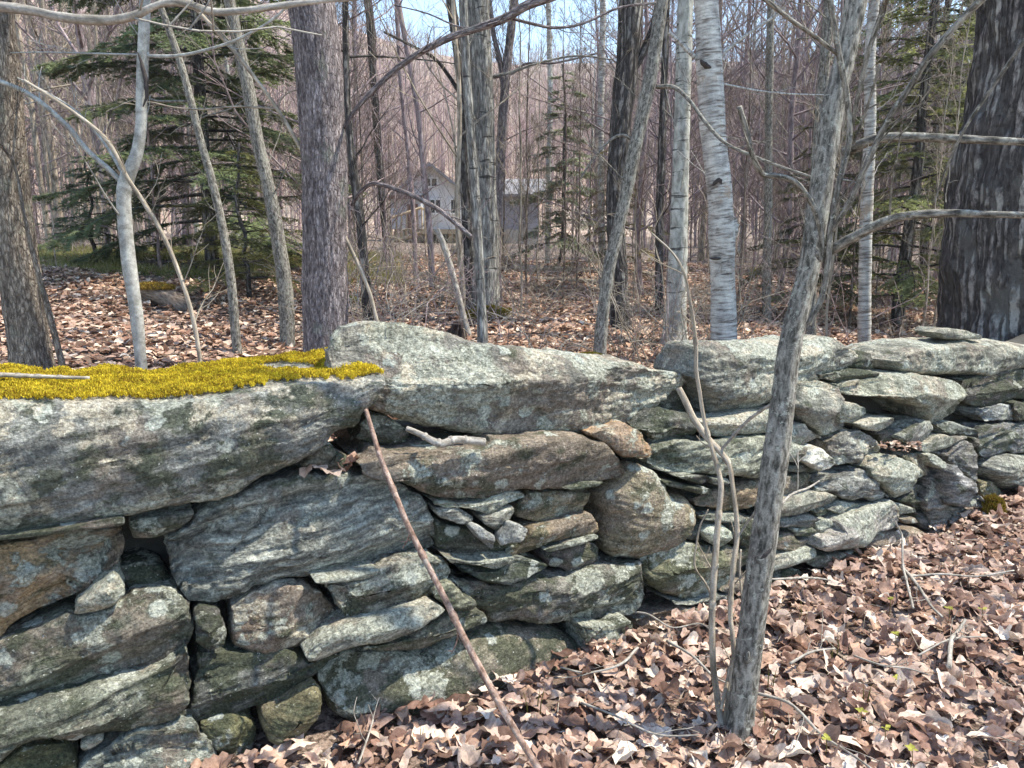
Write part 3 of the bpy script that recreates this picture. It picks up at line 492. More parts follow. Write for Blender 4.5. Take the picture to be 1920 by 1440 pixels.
S('d', 'dark smooth stone in the bottom row beside the slim grey tree', '1430,1105 1468,1072 1499,1064 1518,1079 1511,1093 1480,1107 1440,1128', off=0.0, re=0.03, tint=(0.16, 0.15, 0.145))
S('n', 'lowest greenish stone in the leaves right of the slim grey tree', '1475,1112 1516,1086 1556,1072 1558,1086 1545,1110 1530,1145 1490,1150', off=-0.01, re=0.03, cream=0.4)
S('g', 'small stone under the pyramid-shaped stone', '1782,950 1813,954 1808,985 1784,998', off=0.0, re=0.015)
# stones seen in the gap under the mossy capstone
S('n', 'smooth round grey cobble in the gap under the mossy capstone', '560,875 587,833 620,827 635,848 612,880', off=0.07, re=0.035, bulge=0.015, rough=0.5, facets=0)
S('n', 'small rough grey cobble right of the smooth round one', '606,880 633,850 660,860 657,882 627,890', off=0.05, re=0.025, rough=0.7)
S('b', 'small brownish cobble just right of the leaning stick\'s upper end', '677,860 693,837 727,840 733,857 712,872 685,872', off=0.08, re=0.025, rough=0.6)
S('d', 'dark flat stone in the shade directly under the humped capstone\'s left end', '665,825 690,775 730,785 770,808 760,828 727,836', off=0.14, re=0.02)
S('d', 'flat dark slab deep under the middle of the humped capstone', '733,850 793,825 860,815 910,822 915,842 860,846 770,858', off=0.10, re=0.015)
# ------------------------------------------------------------------ ground, hill
def sstep(x, a, b): t = np.clip((x - a) / (b - a), 0, 1); return t * t * (3 - 2 * t)
def gz(x, y):
    x = np.asarray(x, float); y = np.asarray(y, float); d = y - wall_y(x)
    n = pn(np.stack([x * 0.9, y * 0.9, 0 * x], -1).reshape(-1, 3)).reshape(x.shape) if x.ndim else float(pn(np.array([[x * 0.9, y * 0.9, 0.0]]))[0])
    left = sstep(-x / np.maximum(y, 2), -0.35, 0.5)
    back = sstep(d, 0.15, 0.7) * 0.16 + (0.070 + 0.022 * left) * np.clip(d - 0.6, 0, 10.5) + 0.012 * np.clip(d - 11, 0, 40)
    return back + n * (0.02 + 0.05 * sstep(d, 0.5, 5))
def gz1(x, y): return float(gz(np.array([x]), np.array([y]))[0])
def mat_ground():
    t = NT('leaf_strewn_soil', 0.95, 0.1); p = t.n('ShaderNodeTexCoord').outputs['Object']
    pd = t.vm('ADD', p, t.scale(t.noise(p, 9, 3, out=1), 0.12))
    v = t.voro(pd, 19.0, out='Color'); sp = t.n('ShaderNodeSeparateColor'); t.put(sp.inputs[0], v)
    c = t.ramp(sp.outputs[0], [(0.0, (0.07, 0.05, 0.04)), (0.4, (0.22, 0.16, 0.13)), (0.75, (0.36, 0.28, 0.235)), (1.0, (0.52, 0.44, 0.38))])
    c = t.mix(t.ss(t.noise(p, 26, 5, 0.7), 0.45, 0.62), c, (0.045, 0.03, 0.024)); c = t.mix(1.0, c, t.ramp(t.noise(p, 110, 4, 0.7), [(0.3, (0.5, 0.5, 0.5)), (0.7, (1.5, 1.5, 1.5))]), 'MULTIPLY')
    c = t.mix(t.math('MULTIPLY', t.ss(t.noise(p, 0.7, 4), 0.5, 0.7), 0.6), c, (0.08, 0.055, 0.04))
    t.bump(t.math('ADD', sp.outputs[1], t.noise(p, 40, 4)), 0.02, 0.8); return t.color(c)
def mat_hill():
    t = NT('leafless_hillside', 1.0, 0.0); p = t.n('ShaderNodeTexCoord').outputs['Object']
    n = t.noise(t.vm('MULTIPLY', p, (0.5, 0.5, 0.06)), 1.0, 6, 0.7); m = t.noise(p, 0.03, 4)
    c = t.ramp(n, [(0.3, (0.19, 0.145, 0.12)), (0.5, (0.36, 0.285, 0.235)), (0.7, (0.56, 0.47, 0.40))])
    return t.color(t.mix(t.ss(m, 0.42, 0.6), c, t.mix(1.0, c, (1.15, 0.98, 0.92), 'MULTIPLY')))
M_GROUND = mat_ground()
rr = np.concatenate([np.linspace(0.3, 14, 150), np.geomspace(14.15, 75, 60)]); aa = np.linspace(-math.pi, math.pi, 241)[:-1]
gx = rr[:, None] * np.sin(aa); gy = rr[:, None] * np.cos(aa)
gv = np.stack([gx, gy, gz(gx, gy)], -1); nA = len(aa)
i = np.arange((len(rr) - 1) * nA).reshape(-1, nA); j = np.roll(i, -1, 1)
mb = MB(); mb.add(gv.reshape(-1, 3), np.stack([i, i + nA, j + nA, j], -1).reshape(-1, 4))
k = mb.n; mb.add([(0, 0, gz1(0, 0))], None, None); mb.f3.append(np.stack([np.arange(nA), np.roll(np.arange(nA), -1), np.full(nA, k)], -1))
tag(mb.build('ground', M_GROUND), None, None, kind='structure')
def hill_z(x, y):
    r = np.hypot(x, y); az = np.degrees(np.arctan2(x, y))
    el = np.interp(az, [-180, -60, -33, -12, 0, 8, 20, 34, 60, 180], [8, 17, 18.5, 14.0, 11.9, 11.8, 11.3, 11.8, 11, 8])
    H = 265 * np.tan(np.radians(el)) - 1.0; t = np.clip((r - 52) / 213, 0, 1)
    und = pn(np.stack([x * 0.02, y * 0.02, 0 * x], -1).reshape(-1, 3)).reshape(x.shape)
    return 0.6 + H * (0.25 * t + 0.75 * t ** 1.6) * np.where(r > 265, 1 - 0.25 * sstep(r, 265, 520), 1) + und * 3.0 * t
rh = np.concatenate([np.linspace(50, 265, 70), np.linspace(269, 300, 8)]); ah = np.radians(np.linspace(-75, 75, 151))
hx = rh[:, None] * np.sin(ah); hy = rh[:, None] * np.cos(ah); nH = len(ah)
i = np.arange(len(rh) * nH).reshape(-1, nH); mb = MB()
mb.add(np.stack([hx, hy, hill_z(hx, hy)], -1).reshape(-1, 3), np.stack([i[:-1, :-1], i[1:, :-1], i[1:, 1:], i[:-1, 1:]], -1).reshape(-1, 4))
tag(mb.build('hill', mat_hill()), None, None, kind='structure')

# far wood on the hillside: one mass
rg = np.random.default_rng(21); mb = MB()
nt = 8200; az = np.radians(rg.uniform(-46, 46, nt)); rad = 48 + 222 * rg.uniform(0, 1, nt) ** 0.8
tx, ty = rad * np.sin(az), rad * np.cos(az); tz = np.where(rad > 58, hill_z(tx, ty), np.minimum(gz(tx, ty), 3)) - 0.2
pal = np.array([(0.32, 0.24, 0.22), (0.44, 0.35, 0.28), (0.28, 0.20, 0.215), (0.52, 0.44, 0.36), (0.36, 0.25, 0.245)])
def spikes(base, tip, r0, col, r1=0.15):        # thin three-sided spikes, vectorised
    n = len(base); t = tip - base; a = np.cross(t, [0.3, 0.9, 0.25]); a /= np.linalg.norm(a, axis=1)[:, None] + 1e-9; b = np.cross(t, a); b /= np.linalg.norm(b, axis=1)[:, None] + 1e-9
    r0 = np.asarray(r0).reshape(-1, 1); vs = []
    for P, k in ((base, 1.0), (tip, r1)):
        for th in (0, 2.094, 4.189): vs.append(P + (a * math.cos(th) + b * math.sin(th)) * r0 * k)
    v = np.stack(vs, 1).reshape(-1, 3); q = np.arange(n)[:, None] * 6
    f = np.concatenate([q + np.array([[0, 1, 4, 3]]), q + np.array([[1, 2, 5, 4]]), q + np.array([[2, 0, 3, 5]])])
    return v, f, np.repeat(col, 6, 0)
Ht = rg.uniform(8, 14, nt) * np.where(rad > 200, 0.7, 1); base = np.stack([tx, ty, tz], -1); col = pal[rg.integers(0, 5, nt)] * rg.uniform(0.7, 1.15, (nt, 1))
mb.add(*(lambda s: (s[0], s[1], None, None, s[2]))(spikes(base, base + np.c_[rg.normal(0, .4, nt), rg.normal(0, .4, nt), Ht], rg.uniform(0.04, 0.11, nt), col)))
for lev in range(26):
    h = rg.uniform(0.25, 0.98, nt); L = Ht * 0.30 * (1.08 - h) ** 0.7 * rg.uniform(0.5, 1.2, nt); th = rg.uniform(0, 6.283, nt)
    b0 = base + np.c_[0 * h, 0 * h, Ht * h]; e = rg.uniform(0.5, 1.3, nt)
    tip = b0 + np.c_[np.cos(th) * L * np.cos(e), np.sin(th) * L * np.cos(e), L * np.sin(e)]
    v, f, c = spikes(b0, tip, rg.uniform(0.010, 0.026, nt), col * np.array([1.0, 0.9, 0.92])); mb.add(v, f, None, None, c)
M_FAR = mat_vcol('far_bare_wood', 1.0)
tag(mb.build('far_wood', M_FAR, smooth=False), 'leafless brown wood covering the hillside far behind everything', 'woodland', kind='stuff')

def ground_px(x, y):                    # where the pixel's ray meets the rising ground
    Ys = np.linspace(3.2, 40, 800); P = at(np.full(800, x), np.full(800, y), Ys); k = np.argmax((P[:, 2] < gz(P[:, 0], P[:, 1])) & (Ys > 4)); return P[k]
M_SCAR = mat_plain('dark_scarred_wood', (0.055, 0.045, 0.042), 0.95, 0.6, 40, bump=0.004)
# ------------------------------------------------------------------ tree builders
def perp(d, rg):
    a = np.cross(d, rg.normal(size=3)); return a / (np.linalg.norm(a) + 1e-9)
def limb(mb, p, d, L, r, rg, lev, up=0.35, n=None, sides=None, kids=(5, 4), c=None, wig=0.12):
    n = n or (5 if lev else 3); P = [np.array(p, float)]; d = np.array(d, float) / np.linalg.norm(d)
    for _ in range(n):
        d = d + rg.normal(0, wig, 3) + np.array([0, 0, up / n]); d /= np.linalg.norm(d); P.append(P[-1] + d * L / n)
    P = np.array(P); rad = np.linspace(r, max(r * 0.3, 0.0013), n + 1)
    mb.tube(P, rad, sides or (5 if r > 0.012 else 3), c, cap=False)
    if lev:
        k = kids[0] if lev > 1 else kids[1]
        for t in rg.uniform(0.2, 0.98, rg.integers(max(1, k - 1), k + 2)):
            s = t * n; a = int(s); q = P[a] + (P[min(a + 1, n)] - P[a]) * (s - a); dd = P[min(a + 1, n)] - P[a]; dd = dd / (np.linalg.norm(dd) + 1e-9)
            nd = dd * 0.75 + perp(dd, rg) * rg.uniform(0.5, 0.95) + np.array([0, 0, 0.12])
            limb(mb, q, nd, L * rg.uniform(0.28, 0.55) * (1.1 - 0.5 * t), max(r * (1 - 0.65 * t) * 0.5, 0.0016), rg, lev - 1, up, None, None, kids, c, wig * 1.2)
def crown(mb, P, rad, rg, lo, hi, nb, L0, lev=2, el=(0.4, 1.1), kids=(5, 4), c=None):
    n = len(P)
    for k in range(nb):
        t = lo + (hi - lo) * (k + rg.uniform(0, 1)) / nb; s = t * (n - 1); a = min(int(s), n - 2); q = P[a] + (P[a + 1] - P[a]) * (s - a); r = rad[a]
        th = (k * 2.4 if nb > 1 else rg.uniform(0, 6.28)) + rg.normal(0, .5); e = rg.uniform(*el); d = np.array([math.cos(th) * math.cos(e), math.sin(th) * math.cos(e), math.sin(e)])
        L = L0 * (1.15 - 0.8 * (t - lo) / (hi - lo + 1e-9)) * rg.uniform(0.6, 1.15)
        limb(mb, q, d, L, max(min(r * 0.45, L * 0.012), 0.003), rg, lev, 0.35, None, None, kids, c)
def generic_tree(label, mat, H, r0, seed, nb=24, lo=0.22, L0=None, lev=2, lean=0.3, el=(0.35, 1.0), name='bare_tree', group=None):
    rg = np.random.default_rng(seed); root = thing(name, label, 'tree', (0, 0, 0), group)
    P = np.c_[np.cumsum(rg.normal(0, 0.05 * H / 12, 15)) * lean, np.cumsum(rg.normal(0, 0.05 * H / 12, 15)) * lean, np.linspace(-0.15, H, 15)]
    rad = r0 * (1 - np.linspace(0, 1, 15) ** 1.2 * 0.9); rad[0] *= 1.3
    Q = smooth_line(np.c_[P, rad], 30); mb = MB(); mb.tube(Q[:, :3], Q[:, 3], 9, disp=lambda b, r: fbm(b * np.array([9, 9, 1.5]) + seed, 2) * r * 0.09); mb.build('trunk', mat, root)
    mb = MB(); crown(mb, Q[:, :3], Q[:, 3], rg, lo, 0.97, nb, L0 or 0.27 * H, lev, el, (7, 5)); mb.build('branches', mat, root)
    return root
def bark_disp(k, amp, seed): return lambda b, r: fbm(b * np.array(k) + seed, 4, 0.6) * amp + fbm(b * np.array([7, 7, 3]) + seed, 2) * r * 0.07
def px_tree(label, mat, Y, rows, branches=(), top=4.5, nb=14, L0=1.4, lo=0.45, amp=0.003, kb=(60, 60, 8), name='bare_tree', cat='tree', group=None, twigs=10, flare=1.25, sides=None, seed=None, dY=0.0, lev=2, base=True, el=(0.4, 1.1), scars=()):
    rows = np.array(rows, float); seed = seed or int(abs(rows[0, 0]) + abs(rows[0, 1]) * 3) % 9973; rg = np.random.default_rng(seed)
    Ys = Y + dY * np.linspace(0, 1, len(rows)); P = at(rows[:, 0], rows[:, 1], Ys); rad = rows[:, 2] * (P[:, 1] * CP + (CAM_H - P[:, 2]) * SP) / F_PX
    if base:
        g = gz1(P[0, 0], P[0, 1]) - 0.06
        if P[0, 2] > g + 0.02:
            d = P[0] - P[1]; d = d / min(d[2], -0.2) * -1.0; d[:2] = np.clip(d[:2], -0.25, 0.25); d[2] = -1; h = P[0, 2] - g; b = P[0] + d * h
            P = np.concatenate([[b], P]); rad = np.concatenate([[rad[0] * flare], rad])
    n0 = len(P)
    if top:
        d = P[-1] - P[-2]; d /= np.linalg.norm(d); k = np.linspace(0.25, 1, 5)[:, None]
        P = np.concatenate([P, P[-1] + d * k * top + np.c_[rg.normal(0, .08, 5), rg.normal(0, .08, 5), 0 * k[:, 0]]]); rad = np.concatenate([rad, rad[-1] * np.linspace(0.9, 0.25, 5)])
    L = np.linalg.norm(np.diff(P, axis=0), axis=1).sum(); Q = smooth_line(np.c_[P, rad], int(np.clip(L / (0.02 if Y < 5.6 else 0.035), 40, 420))); Q[:, 3] = np.maximum(Q[:, 3], 0.002)
    root = thing(name, label, cat, Q[0, :3], group); l0 = Q[0, :3]; sides = sides or int(np.clip(rad.max() * 2 * math.pi / (0.006 if Y < 5.6 else 0.012), 8, 110))
    MB().tube(Q[:, :3], Q[:, 3], sides, disp=bark_disp(kb, amp, seed)).build('trunk', mat, root, loc=l0)
    for nm, pts, hw, dd, mt in scars:
        pts = np.array(pts, float); B = at(pts[:, 0], pts[:, 1], Y + dd); q = smooth_line(B, 24); w = hw * Y / F_PX * np.sin(np.linspace(0.25, math.pi - 0.25, 24))
        MB().tube(q, w, 12, disp=lambda b, r: fbm(b * 45 + hw, 3) * r * 0.3).build(nm, mt, root, loc=l0)
    for (pts, h0, h1, *dd) in branches:
        pts = np.array(pts, float); d0, d1 = (list(dd) + [0, 0])[:2] if len(dd) else (0, 0); yy = Y + np.linspace(d0, d1, len(pts))
        B = at(pts[:, 0], pts[:, 1], yy); r = np.linspace(h0, h1, len(pts)) * B[:, 1] / F_PX
        q = smooth_line(np.c_[B, r], max(14, int(len(pts) * 8))); mb = MB(); mb.tube(q[:, :3], np.maximum(q[:, 3], 0.001), 12 if h0 > 6 else 7, disp=bark_disp((40, 40, 12), 0.0012 if h0 > 6 else 0.0004, seed))
        ln = np.linalg.norm(B[-1] - B[0])
        for t in rg.uniform(0.25, 0.95, 3 if ln > 0.5 else 1):
            a = int(t * (len(q) - 2)); dr = q[a + 1, :3] - q[a, :3]; dr /= np.linalg.norm(dr) + 1e-9
            limb(mb, q[a, :3], dr + perp(dr, rg) * 0.8, ln * rg.uniform(0.15, 0.4), max(q[a, 3] * 0.35, 0.0012), rg, 1, kids=(2, 2))
        mb.build('branch', mat, root, loc=l0)
    mb = MB(); n = len(Q); few = True
    if few:
        for q in range((nb if top else 0) + twigs):
            lo_ = lo if q < (nb if top else 0) else 0.15; mb = MB(); nn_ = (nb if lo_ == lo and q < nb and top else max(twigs, 1)); t_ = lo_ + ((0.97 if q < (nb if top else 0) else max(lo, 0.5)) - lo_) * ((q if q < (nb if top else 0) else q - (nb if top else 0)) + rg.uniform(0, 1)) / nn_; crown(mb, Q[:, :3], Q[:, 3], rg, t_, min(t_ + 0.02, 0.99), 1, L0 * (1 if lo_ == lo else 0.5), lev if lo_ == lo else 1, el); mb.build('branch', mat, root, loc=l0)
        return root
    if top: crown(mb, Q[:, :3], Q[:, 3], rg, lo, 0.98, nb, L0, lev, el, kids=(5, 4))
    if twigs: crown(mb, Q[:, :3], Q[:, 3], rg, 0.15, max(lo, 0.5), twigs, L0 * 0.5, 1, (-0.1, 0.9))
    if mb.n: mb.build('branches', mat, root, loc=l0)
    return root
def conifer(label, seed, H, r0, spread, lo, col, name='conifer_tree', dens=1.0, top_cut=1.0, boughs=70, size=0.03, group=None):
    rg = np.random.default_rng(seed); root = thing(name, label, 'tree', (0, 0, 0), group)
    P = np.c_[np.cumsum(rg.normal(0, .02, 16)), np.cumsum(rg.normal(0, .02, 16)), np.linspace(-0.1, H, 16)]
    MB().tube(P, np.linspace(r0, 0.012, 16), 9, disp=bark_disp((30, 30, 6), 0.004, seed)).build('trunk', M_DARK, root)
    lm, nd = MB(), MB(); col = np.array(col)
    for k in range(boughs):
        h = lo + (0.97 - lo) * ((k + rg.uniform(0, 1)) / boughs) ** 0.92; z = h * H; L = spread * (1.04 - (h - lo) / (1 - lo)) ** 0.8 * rg.uniform(0.6, 1.1); th = k * 2.399 + rg.normal(0, .3)
        d = np.array([math.cos(th), math.sin(th), rg.uniform(-0.05, 0.25)]); n = 7; q = [np.array([np.interp(z, P[:, 2], P[:, 0]), np.interp(z, P[:, 2], P[:, 1]), z])]
        for m in range(n): d = d + rg.normal(0, .06, 3) + np.array([0, 0, -0.07 + 0.05 * (m > 4)]); d /= np.linalg.norm(d); q.append(q[-1] + d * L / n)
        q = np.array(q); lm.tube(q, np.linspace(max(0.006, L * 0.011), 0.002, n + 1), 4, cap=False)
        ct = rg.uniform(0.65, 1.35); ns = int(L * 24 * dens) + 4
        for t in np.sort(rg.uniform(0.18, 1.0, ns)):
            a = min(int(t * n), n - 1); b0 = q[a] + (q[a + 1] - q[a]) * (t * n - a); dr = q[a + 1] - q[a]; dr /= np.linalg.norm(dr)
            sd = np.cross(dr, [0, 0, 1.0]) * rg.choice([-1, 1]); td = dr * rg.uniform(0.4, 0.9) + sd * rg.uniform(0.5, 1) + np.array([0, 0, rg.uniform(-0.3, 0.1)]); td /= np.linalg.norm(td)
            tl = min(0.42 * L * (1.15 - t) + 0.06, 0.42) * rg.uniform(0.6, 1.1); m = max(12, int(tl / 0.0052)); u = rg.uniform(0, 1, m)[:, None]
            pb = b0 + td * tl * u + np.array([0, 0, -0.10]) * (u ** 2) * tl; s = np.where(rg.uniform(size=m) < 0.5, 1, -1)[:, None]
            pd = np.cross(td, [0, 0, 1.0]); pd /= np.linalg.norm(pd) + 1e-9; nl = size * rg.uniform(0.7, 1.5, (m, 1))
            ti = pb + (pd * s * 0.8 + td * 0.75 + rg.normal(0, .25, (m, 3))) * nl; w = td * size * 0.30
            v = np.stack([pb - w, pb + w, ti], 1).reshape(-1, 3); cc = col * ct * rg.uniform(0.65, 1.35, (m, 1))
            nd.add(v, None, np.arange(m * 3).reshape(-1, 3), None, np.repeat(cc, 3, 0))
    lm.build('branches', M_DARK, root); nd.build('foliage', M_NEEDLE, root, smooth=False)
    return root
def place(o, x, y, rz=0.0, s=1.0): o.location = (x, y, gz1(x, y)); o.rotation_euler = (0, 0, rz); o.scale = (s, s, s); return o

# ------------------------------------------------------------------ trees one can point to
px_tree('thick grey-brown furrowed tree trunk at the left edge of the frame', M_ASH, 4.8, [(62, 690, 37), (46, 580, 35), (30, 470, 34), (18, 340, 34), (8, 220, 33), (-12, 0, 32)], amp=0.004, kb=(70, 70, 9), twigs=3, flare=1.2)
px_tree('forked smooth pale grey young tree rising behind the moss mat', M_SMOOTH, 4.6, [(264, 680, 10.5), (256, 590, 11.5), (240, 480, 13), (232, 370, 13), (238, 335, 13), (256, 290, 11), (264, 240, 10.5), (266, 180, 10.5), (268, 110, 10), (272, 0, 10)],
  [([(228, 342), (205, 318), (165, 283), (125, 235), (60, 180), (0, 153), (-90, 128)], 5, 4), ([(232, 330), (200, 275), (150, 215), (90, 175), (20, 140)], 3, 1.5, 0, 0.2), ([(266, 103), (160, 100), (80, 98), (20, 99)], 2, 1, 0, .1), ([(268, 105), (330, 105), (390, 93), (450, 72), (520, 30), (560, -20)], 3.4, 2, 0, -.2)], amp=0.0012, kb=(30, 30, 10), top=4, nb=10, L0=1.1, twigs=5, flare=1.3, scars=[('bark_scar', [(258, 98), (266, 120), (273, 150), (275, 180), (268, 200)], 4, -.035, M_SCAR)])
px_tree('thin greenish pole tree leaning left in front of the spruce', M_LICH, 6.2, [(445, 660, 9), (432, 520, 8.5), (418, 430, 8), (400, 350, 7.5), (378, 270, 7), (358, 190, 7), (342, 130, 6.5), (322, 70, 6.5), (302, 15, 6)], [([(355, 190), (300, 190), (260, 185), (200, 210)], 2.5, 1)], amp=0.001, top=4, nb=8, L0=1.0, twigs=10)
px_tree('pale lichened tree left of the big maple, leaning left at the top', M_LICH, 6.6, [(540, 655, 15), (536, 560, 14), (522, 450, 13), (503, 350, 12), (482, 260, 11.5), (466, 170, 11.5), (450, 100, 11), (430, 0, 10.5)], [([(470, 180), (430, 205), (380, 220), (350, 240)], 2, 1)], amp=0.0025, top=4, nb=10, twigs=12)
px_tree('thin diagonal sapling crossing before the forked smooth tree', M_TAN, 4.4, [(378, 690, 4), (360, 590, 4), (335, 510, 4), (305, 440, 4), (270, 380, 4), (240, 335, 3.6), (200, 262, 3.5), (130, 205, 3), (45, 150, 2.5)], amp=0.0006, top=0, twigs=9, L0=0.8, lo=0.9)
px_tree('thin diagonal branchless sapling meeting the big maple from the upper left', M_TAN, 4.9, [(706, 600, 3.6), (690, 540, 3.6), (640, 430, 3.6), (570, 290, 3.8), (520, 205, 3.8), (475, 142, 3.6), (430, 85, 4), (380, 30, 3.5), (350, -5, 3)], [([(520, 205), (490, 202), (440, 200), (380, 205), (330, 202), (285, 192), (250, 190)], 2, 1), ([(520, 205), (528, 185), (545, 172), (565, 168)], 1.5, 1)], amp=0.0005, top=1.5, nb=4, twigs=5, L0=0.6)
px_tree('big purplish maple trunk with ridged bark behind the joint of the first two capstones', M_MAPLE, 4.9, [(613, 690, 44), (611, 600, 42), (610, 480, 41), (608, 380, 41), (606, 290, 41.5), (602, 180, 42), (593, 80, 42.5), (582, -5, 43)],
  [([(645, 240), (668, 205), (700, 170), (745, 128), (790, 98), (850, 68), (905, 50), (950, 33), (985, 12), (1040, -8)], 3.5, 9, 0, -.3), ([(660, 385), (672, 365), (690, 348), (705, 344), (740, 354), (780, 370), (825, 395), (862, 425), (884, 445)], 3.5, 5, .2, -.1), ([(900, 52), (860, 50), (800, 25), (740, 10)], 2, 1, -.2, .2), ([(950, 32), (1000, 45), (1040, 52), (1090, 45), (1160, 15), (1230, 5)], 3, 2, -.2, .1)], amp=0.0045, kb=(85, 85, 8), top=5, twigs=6, flare=1.15)
px_tree('tall pale aspen trunk, the thickest of the cluster in the middle', M_ASPEN2, 8.4, [(905, 625, 36), (908, 590, 29), (911, 520, 25), (913, 440, 23), (909, 330, 21), (906, 220, 20), (902, 110, 20), (897, -5, 20)], [([(917, 145), (960, 135), (1010, 118), (1080, 105), (1150, 112)], 3, 1.3)], amp=0.006, kb=(26, 26, 3), top=6, twigs=12, flare=1.4)
px_tree('slim speckled birch standing just in front of the thick central aspen', M_ASPEN2, 6.0, [(905, 650, 10.5), (902, 560, 9), (897, 470, 9), (892, 380, 9), (885, 290, 8.5), (878, 190, 8.5), (873, 100, 8), (868, -5, 8)], amp=0.003, kb=(40, 40, 30), top=4, twigs=6)
px_tree('dark slanting trunk on the left side of the central aspen', M_DARK, 8.8, [(884, 590, 14), (883, 520, 12), (876, 400, 11), (871, 290, 10), (868, 190, 10), (858, 90, 9.5), (845, -5, 9)], [([(868, 185), (840, 140), (815, 110), (770, 85), (720, 60)], 4, 2)], amp=0.005, kb=(26, 26, 3), top=5, twigs=12)
px_tree('dark forked trunk on the right side of the central aspen', M_MAPLE, 9.2, [(932, 600, 12), (929, 480, 10), (932, 390, 9.5), (938, 300, 9), (944, 200, 8.5), (951, 120, 8), (960, 40, 7.5), (964, -5, 7)], [([(945, 185), (938, 120), (925, 60), (918, 0)], 5, 4), ([(925, 145), (960, 138), (985, 120), (1040, 118), (1120, 100)], 3, 1.5)], amp=0.005, top=5, twigs=16)
px_tree('very thin white birch in the sky gap right of the central aspens', M_BIRCH, 14, [(1026, 560, 5), (1027, 420, 5), (1029, 300, 5), (1032, 180, 5), (1030, 80, 4.8), (1027, -5, 4.5)], amp=0.002, top=5, twigs=16, lev=1)
px_tree('thin pinkish birch pole midway between the aspens and the dark leaning tree', M_BIRCH, 11, [(1130, 600, 8), (1129, 480, 7), (1127, 360, 6.5), (1126, 240, 6), (1128, 120, 6), (1130, -5, 5.5)], amp=0.003, top=5, twigs=22, lev=2)
px_tree('dark thick tree leaning behind the lichened slender trunk', M_DARK, 8.2, [(1163, 590, 19), (1160, 510, 17), (1154, 420, 17), (1157, 320, 18), (1166, 210, 20), (1176, 120, 21), (1184, -5, 22)], [([(1188, 130), (1205, 100), (1225, 50), (1235, 0)], 7, 6)], amp=0.006, kb=(30, 30, 4), top=5, twigs=8)
px_tree('slender lichened trunk leaning right behind the humped capstone', M_LICH, 5.4, [(1124, 665, 12.5), (1130, 590, 11.5), (1142, 505, 11.5), (1156, 440, 11.5), (1172, 370, 12), (1188, 290, 12.5), (1207, 205, 12.5), (1224, 120, 12.5), (1241, -5, 12.5)], [([(1187, 265), (1172, 254), (1155, 256), (1135, 272), (1108, 305), (1088, 335)], 3.2, 1.6), ([(1232, 163), (1262, 163), (1290, 185), (1325, 232), (1360, 268), (1410, 292), (1470, 315), (1522, 332)], 4, 2.5, 0, -.8)], amp=0.0022, kb=(50, 50, 30), top=4.5, twigs=5)
px_tree('dark thin trunk between the leaning lichened tree and the pale aspen', M_DARK, 9.5, [(1236, 560, 8), (1236, 440, 7.5), (1239, 330, 7.5), (1243, 220, 7), (1247, 110, 6.5), (1252, -5, 6)], amp=0.004, top=4, twigs=18)
px_tree('pale aspen with black chevron scars left of the peeling birch', M_ASPEN, 7.6, [(1264, 625, 24), (1267, 590, 20), (1271, 500, 18), (1274, 400, 16), (1277, 300, 15), (1280, 190, 14.5), (1283, 90, 14.5), (1287, -5, 14)], amp=0.003, kb=(30, 30, 10), top=5, twigs=6, flare=1.3)
BIRCH = px_tree('white birch with shaggy peeling bark behind the lichen-covered capstone', M_BIRCH, 6.0, [(1357, 655, 25), (1356, 600, 24), (1354, 500, 23), (1353, 440, 24), (1348, 350, 23), (1341, 285, 23.5), (1334, 200, 24), (1329, 100, 23), (1324, -5, 22.5)], [([(1312, 115), (1290, 95), (1270, 75), (1254, 60)], 4.5, 3), ([(1338, 118), (1380, 80), (1430, 45), (1470, 20)], 3, 2), ([(1345, 155), (1420, 170), (1480, 176), (1548, 178)], 2, 1.2)], amp=0.0016, kb=(14, 14, 60), top=5, twigs=5, flare=1.1, scars=[('burl', [(1366, 395), (1373, 415), (1376, 432), (1375, 452)], 9, -.02, M_BIRCH), ('branch_scar', [(1336, 348), (1347, 338), (1356, 350)], 4.5, -.085, M_SCAR), ('branch_scar', [(1313, 112), (1322, 122), (1334, 128)], 5, -.085, M_SCAR), ('branch_scar', [(1330, 484), (1345, 485), (1352, 484)], 3, -.097, M_SCAR)])
px_tree('thin straight grey trunk between the peeling birch and the slim grey tree', M_LICH, 9, [(1437, 650, 8), (1437, 520, 8), (1440, 400, 7.5), (1441, 280, 7), (1443, 140, 7), (1446, -5, 6.5)], amp=0.002, top=5, twigs=22)
px_tree('grey trunk half hidden directly behind the slim grey tree', M_LICH, 6.8, [(1520, 640, 10), (1522, 480, 10), (1528, 360, 10), (1535, 250, 10), (1545, 130, 9.5), (1553, -5, 9)], amp=0.002, top=4, twigs=12)
px_tree('whitish birch just right of the slim grey tree with spruces behind it', M_BIRCH, 6.9, [(1620, 670, 12.5), (1621, 560, 11.5), (1623, 450, 11.5), (1627, 340, 11), (1632, 220, 10.5), (1631, 110, 10), (1640, -5, 9)], [([(1630, 330), (1614, 350), (1600, 340), (1560, 335)], 2, 1)], amp=0.003, kb=(14, 14, 60), top=4, twigs=8)
px_tree('massive dark furrowed trunk at the right edge of the frame', M_DARK, 6.0, [(1888, 690, 136), (1895, 600, 122), (1898, 520, 118), (1901, 420, 114), (1908, 310, 108), (1925, 220, 103), (1938, 120, 99), (1946, -5, 96)], amp=0.02, kb=(17, 17, 2.2), top=6, twigs=0, flare=1.3, lo=0.6, sides=150)
px_tree('dark leaning trunk left of the small white house', M_DARK, 12, [(728, 500, 9), (724, 430, 8.5), (714, 330, 8), (706, 220, 8), (699, 120, 7.5), (688, -5, 7)], amp=0.004, top=5, twigs=26)
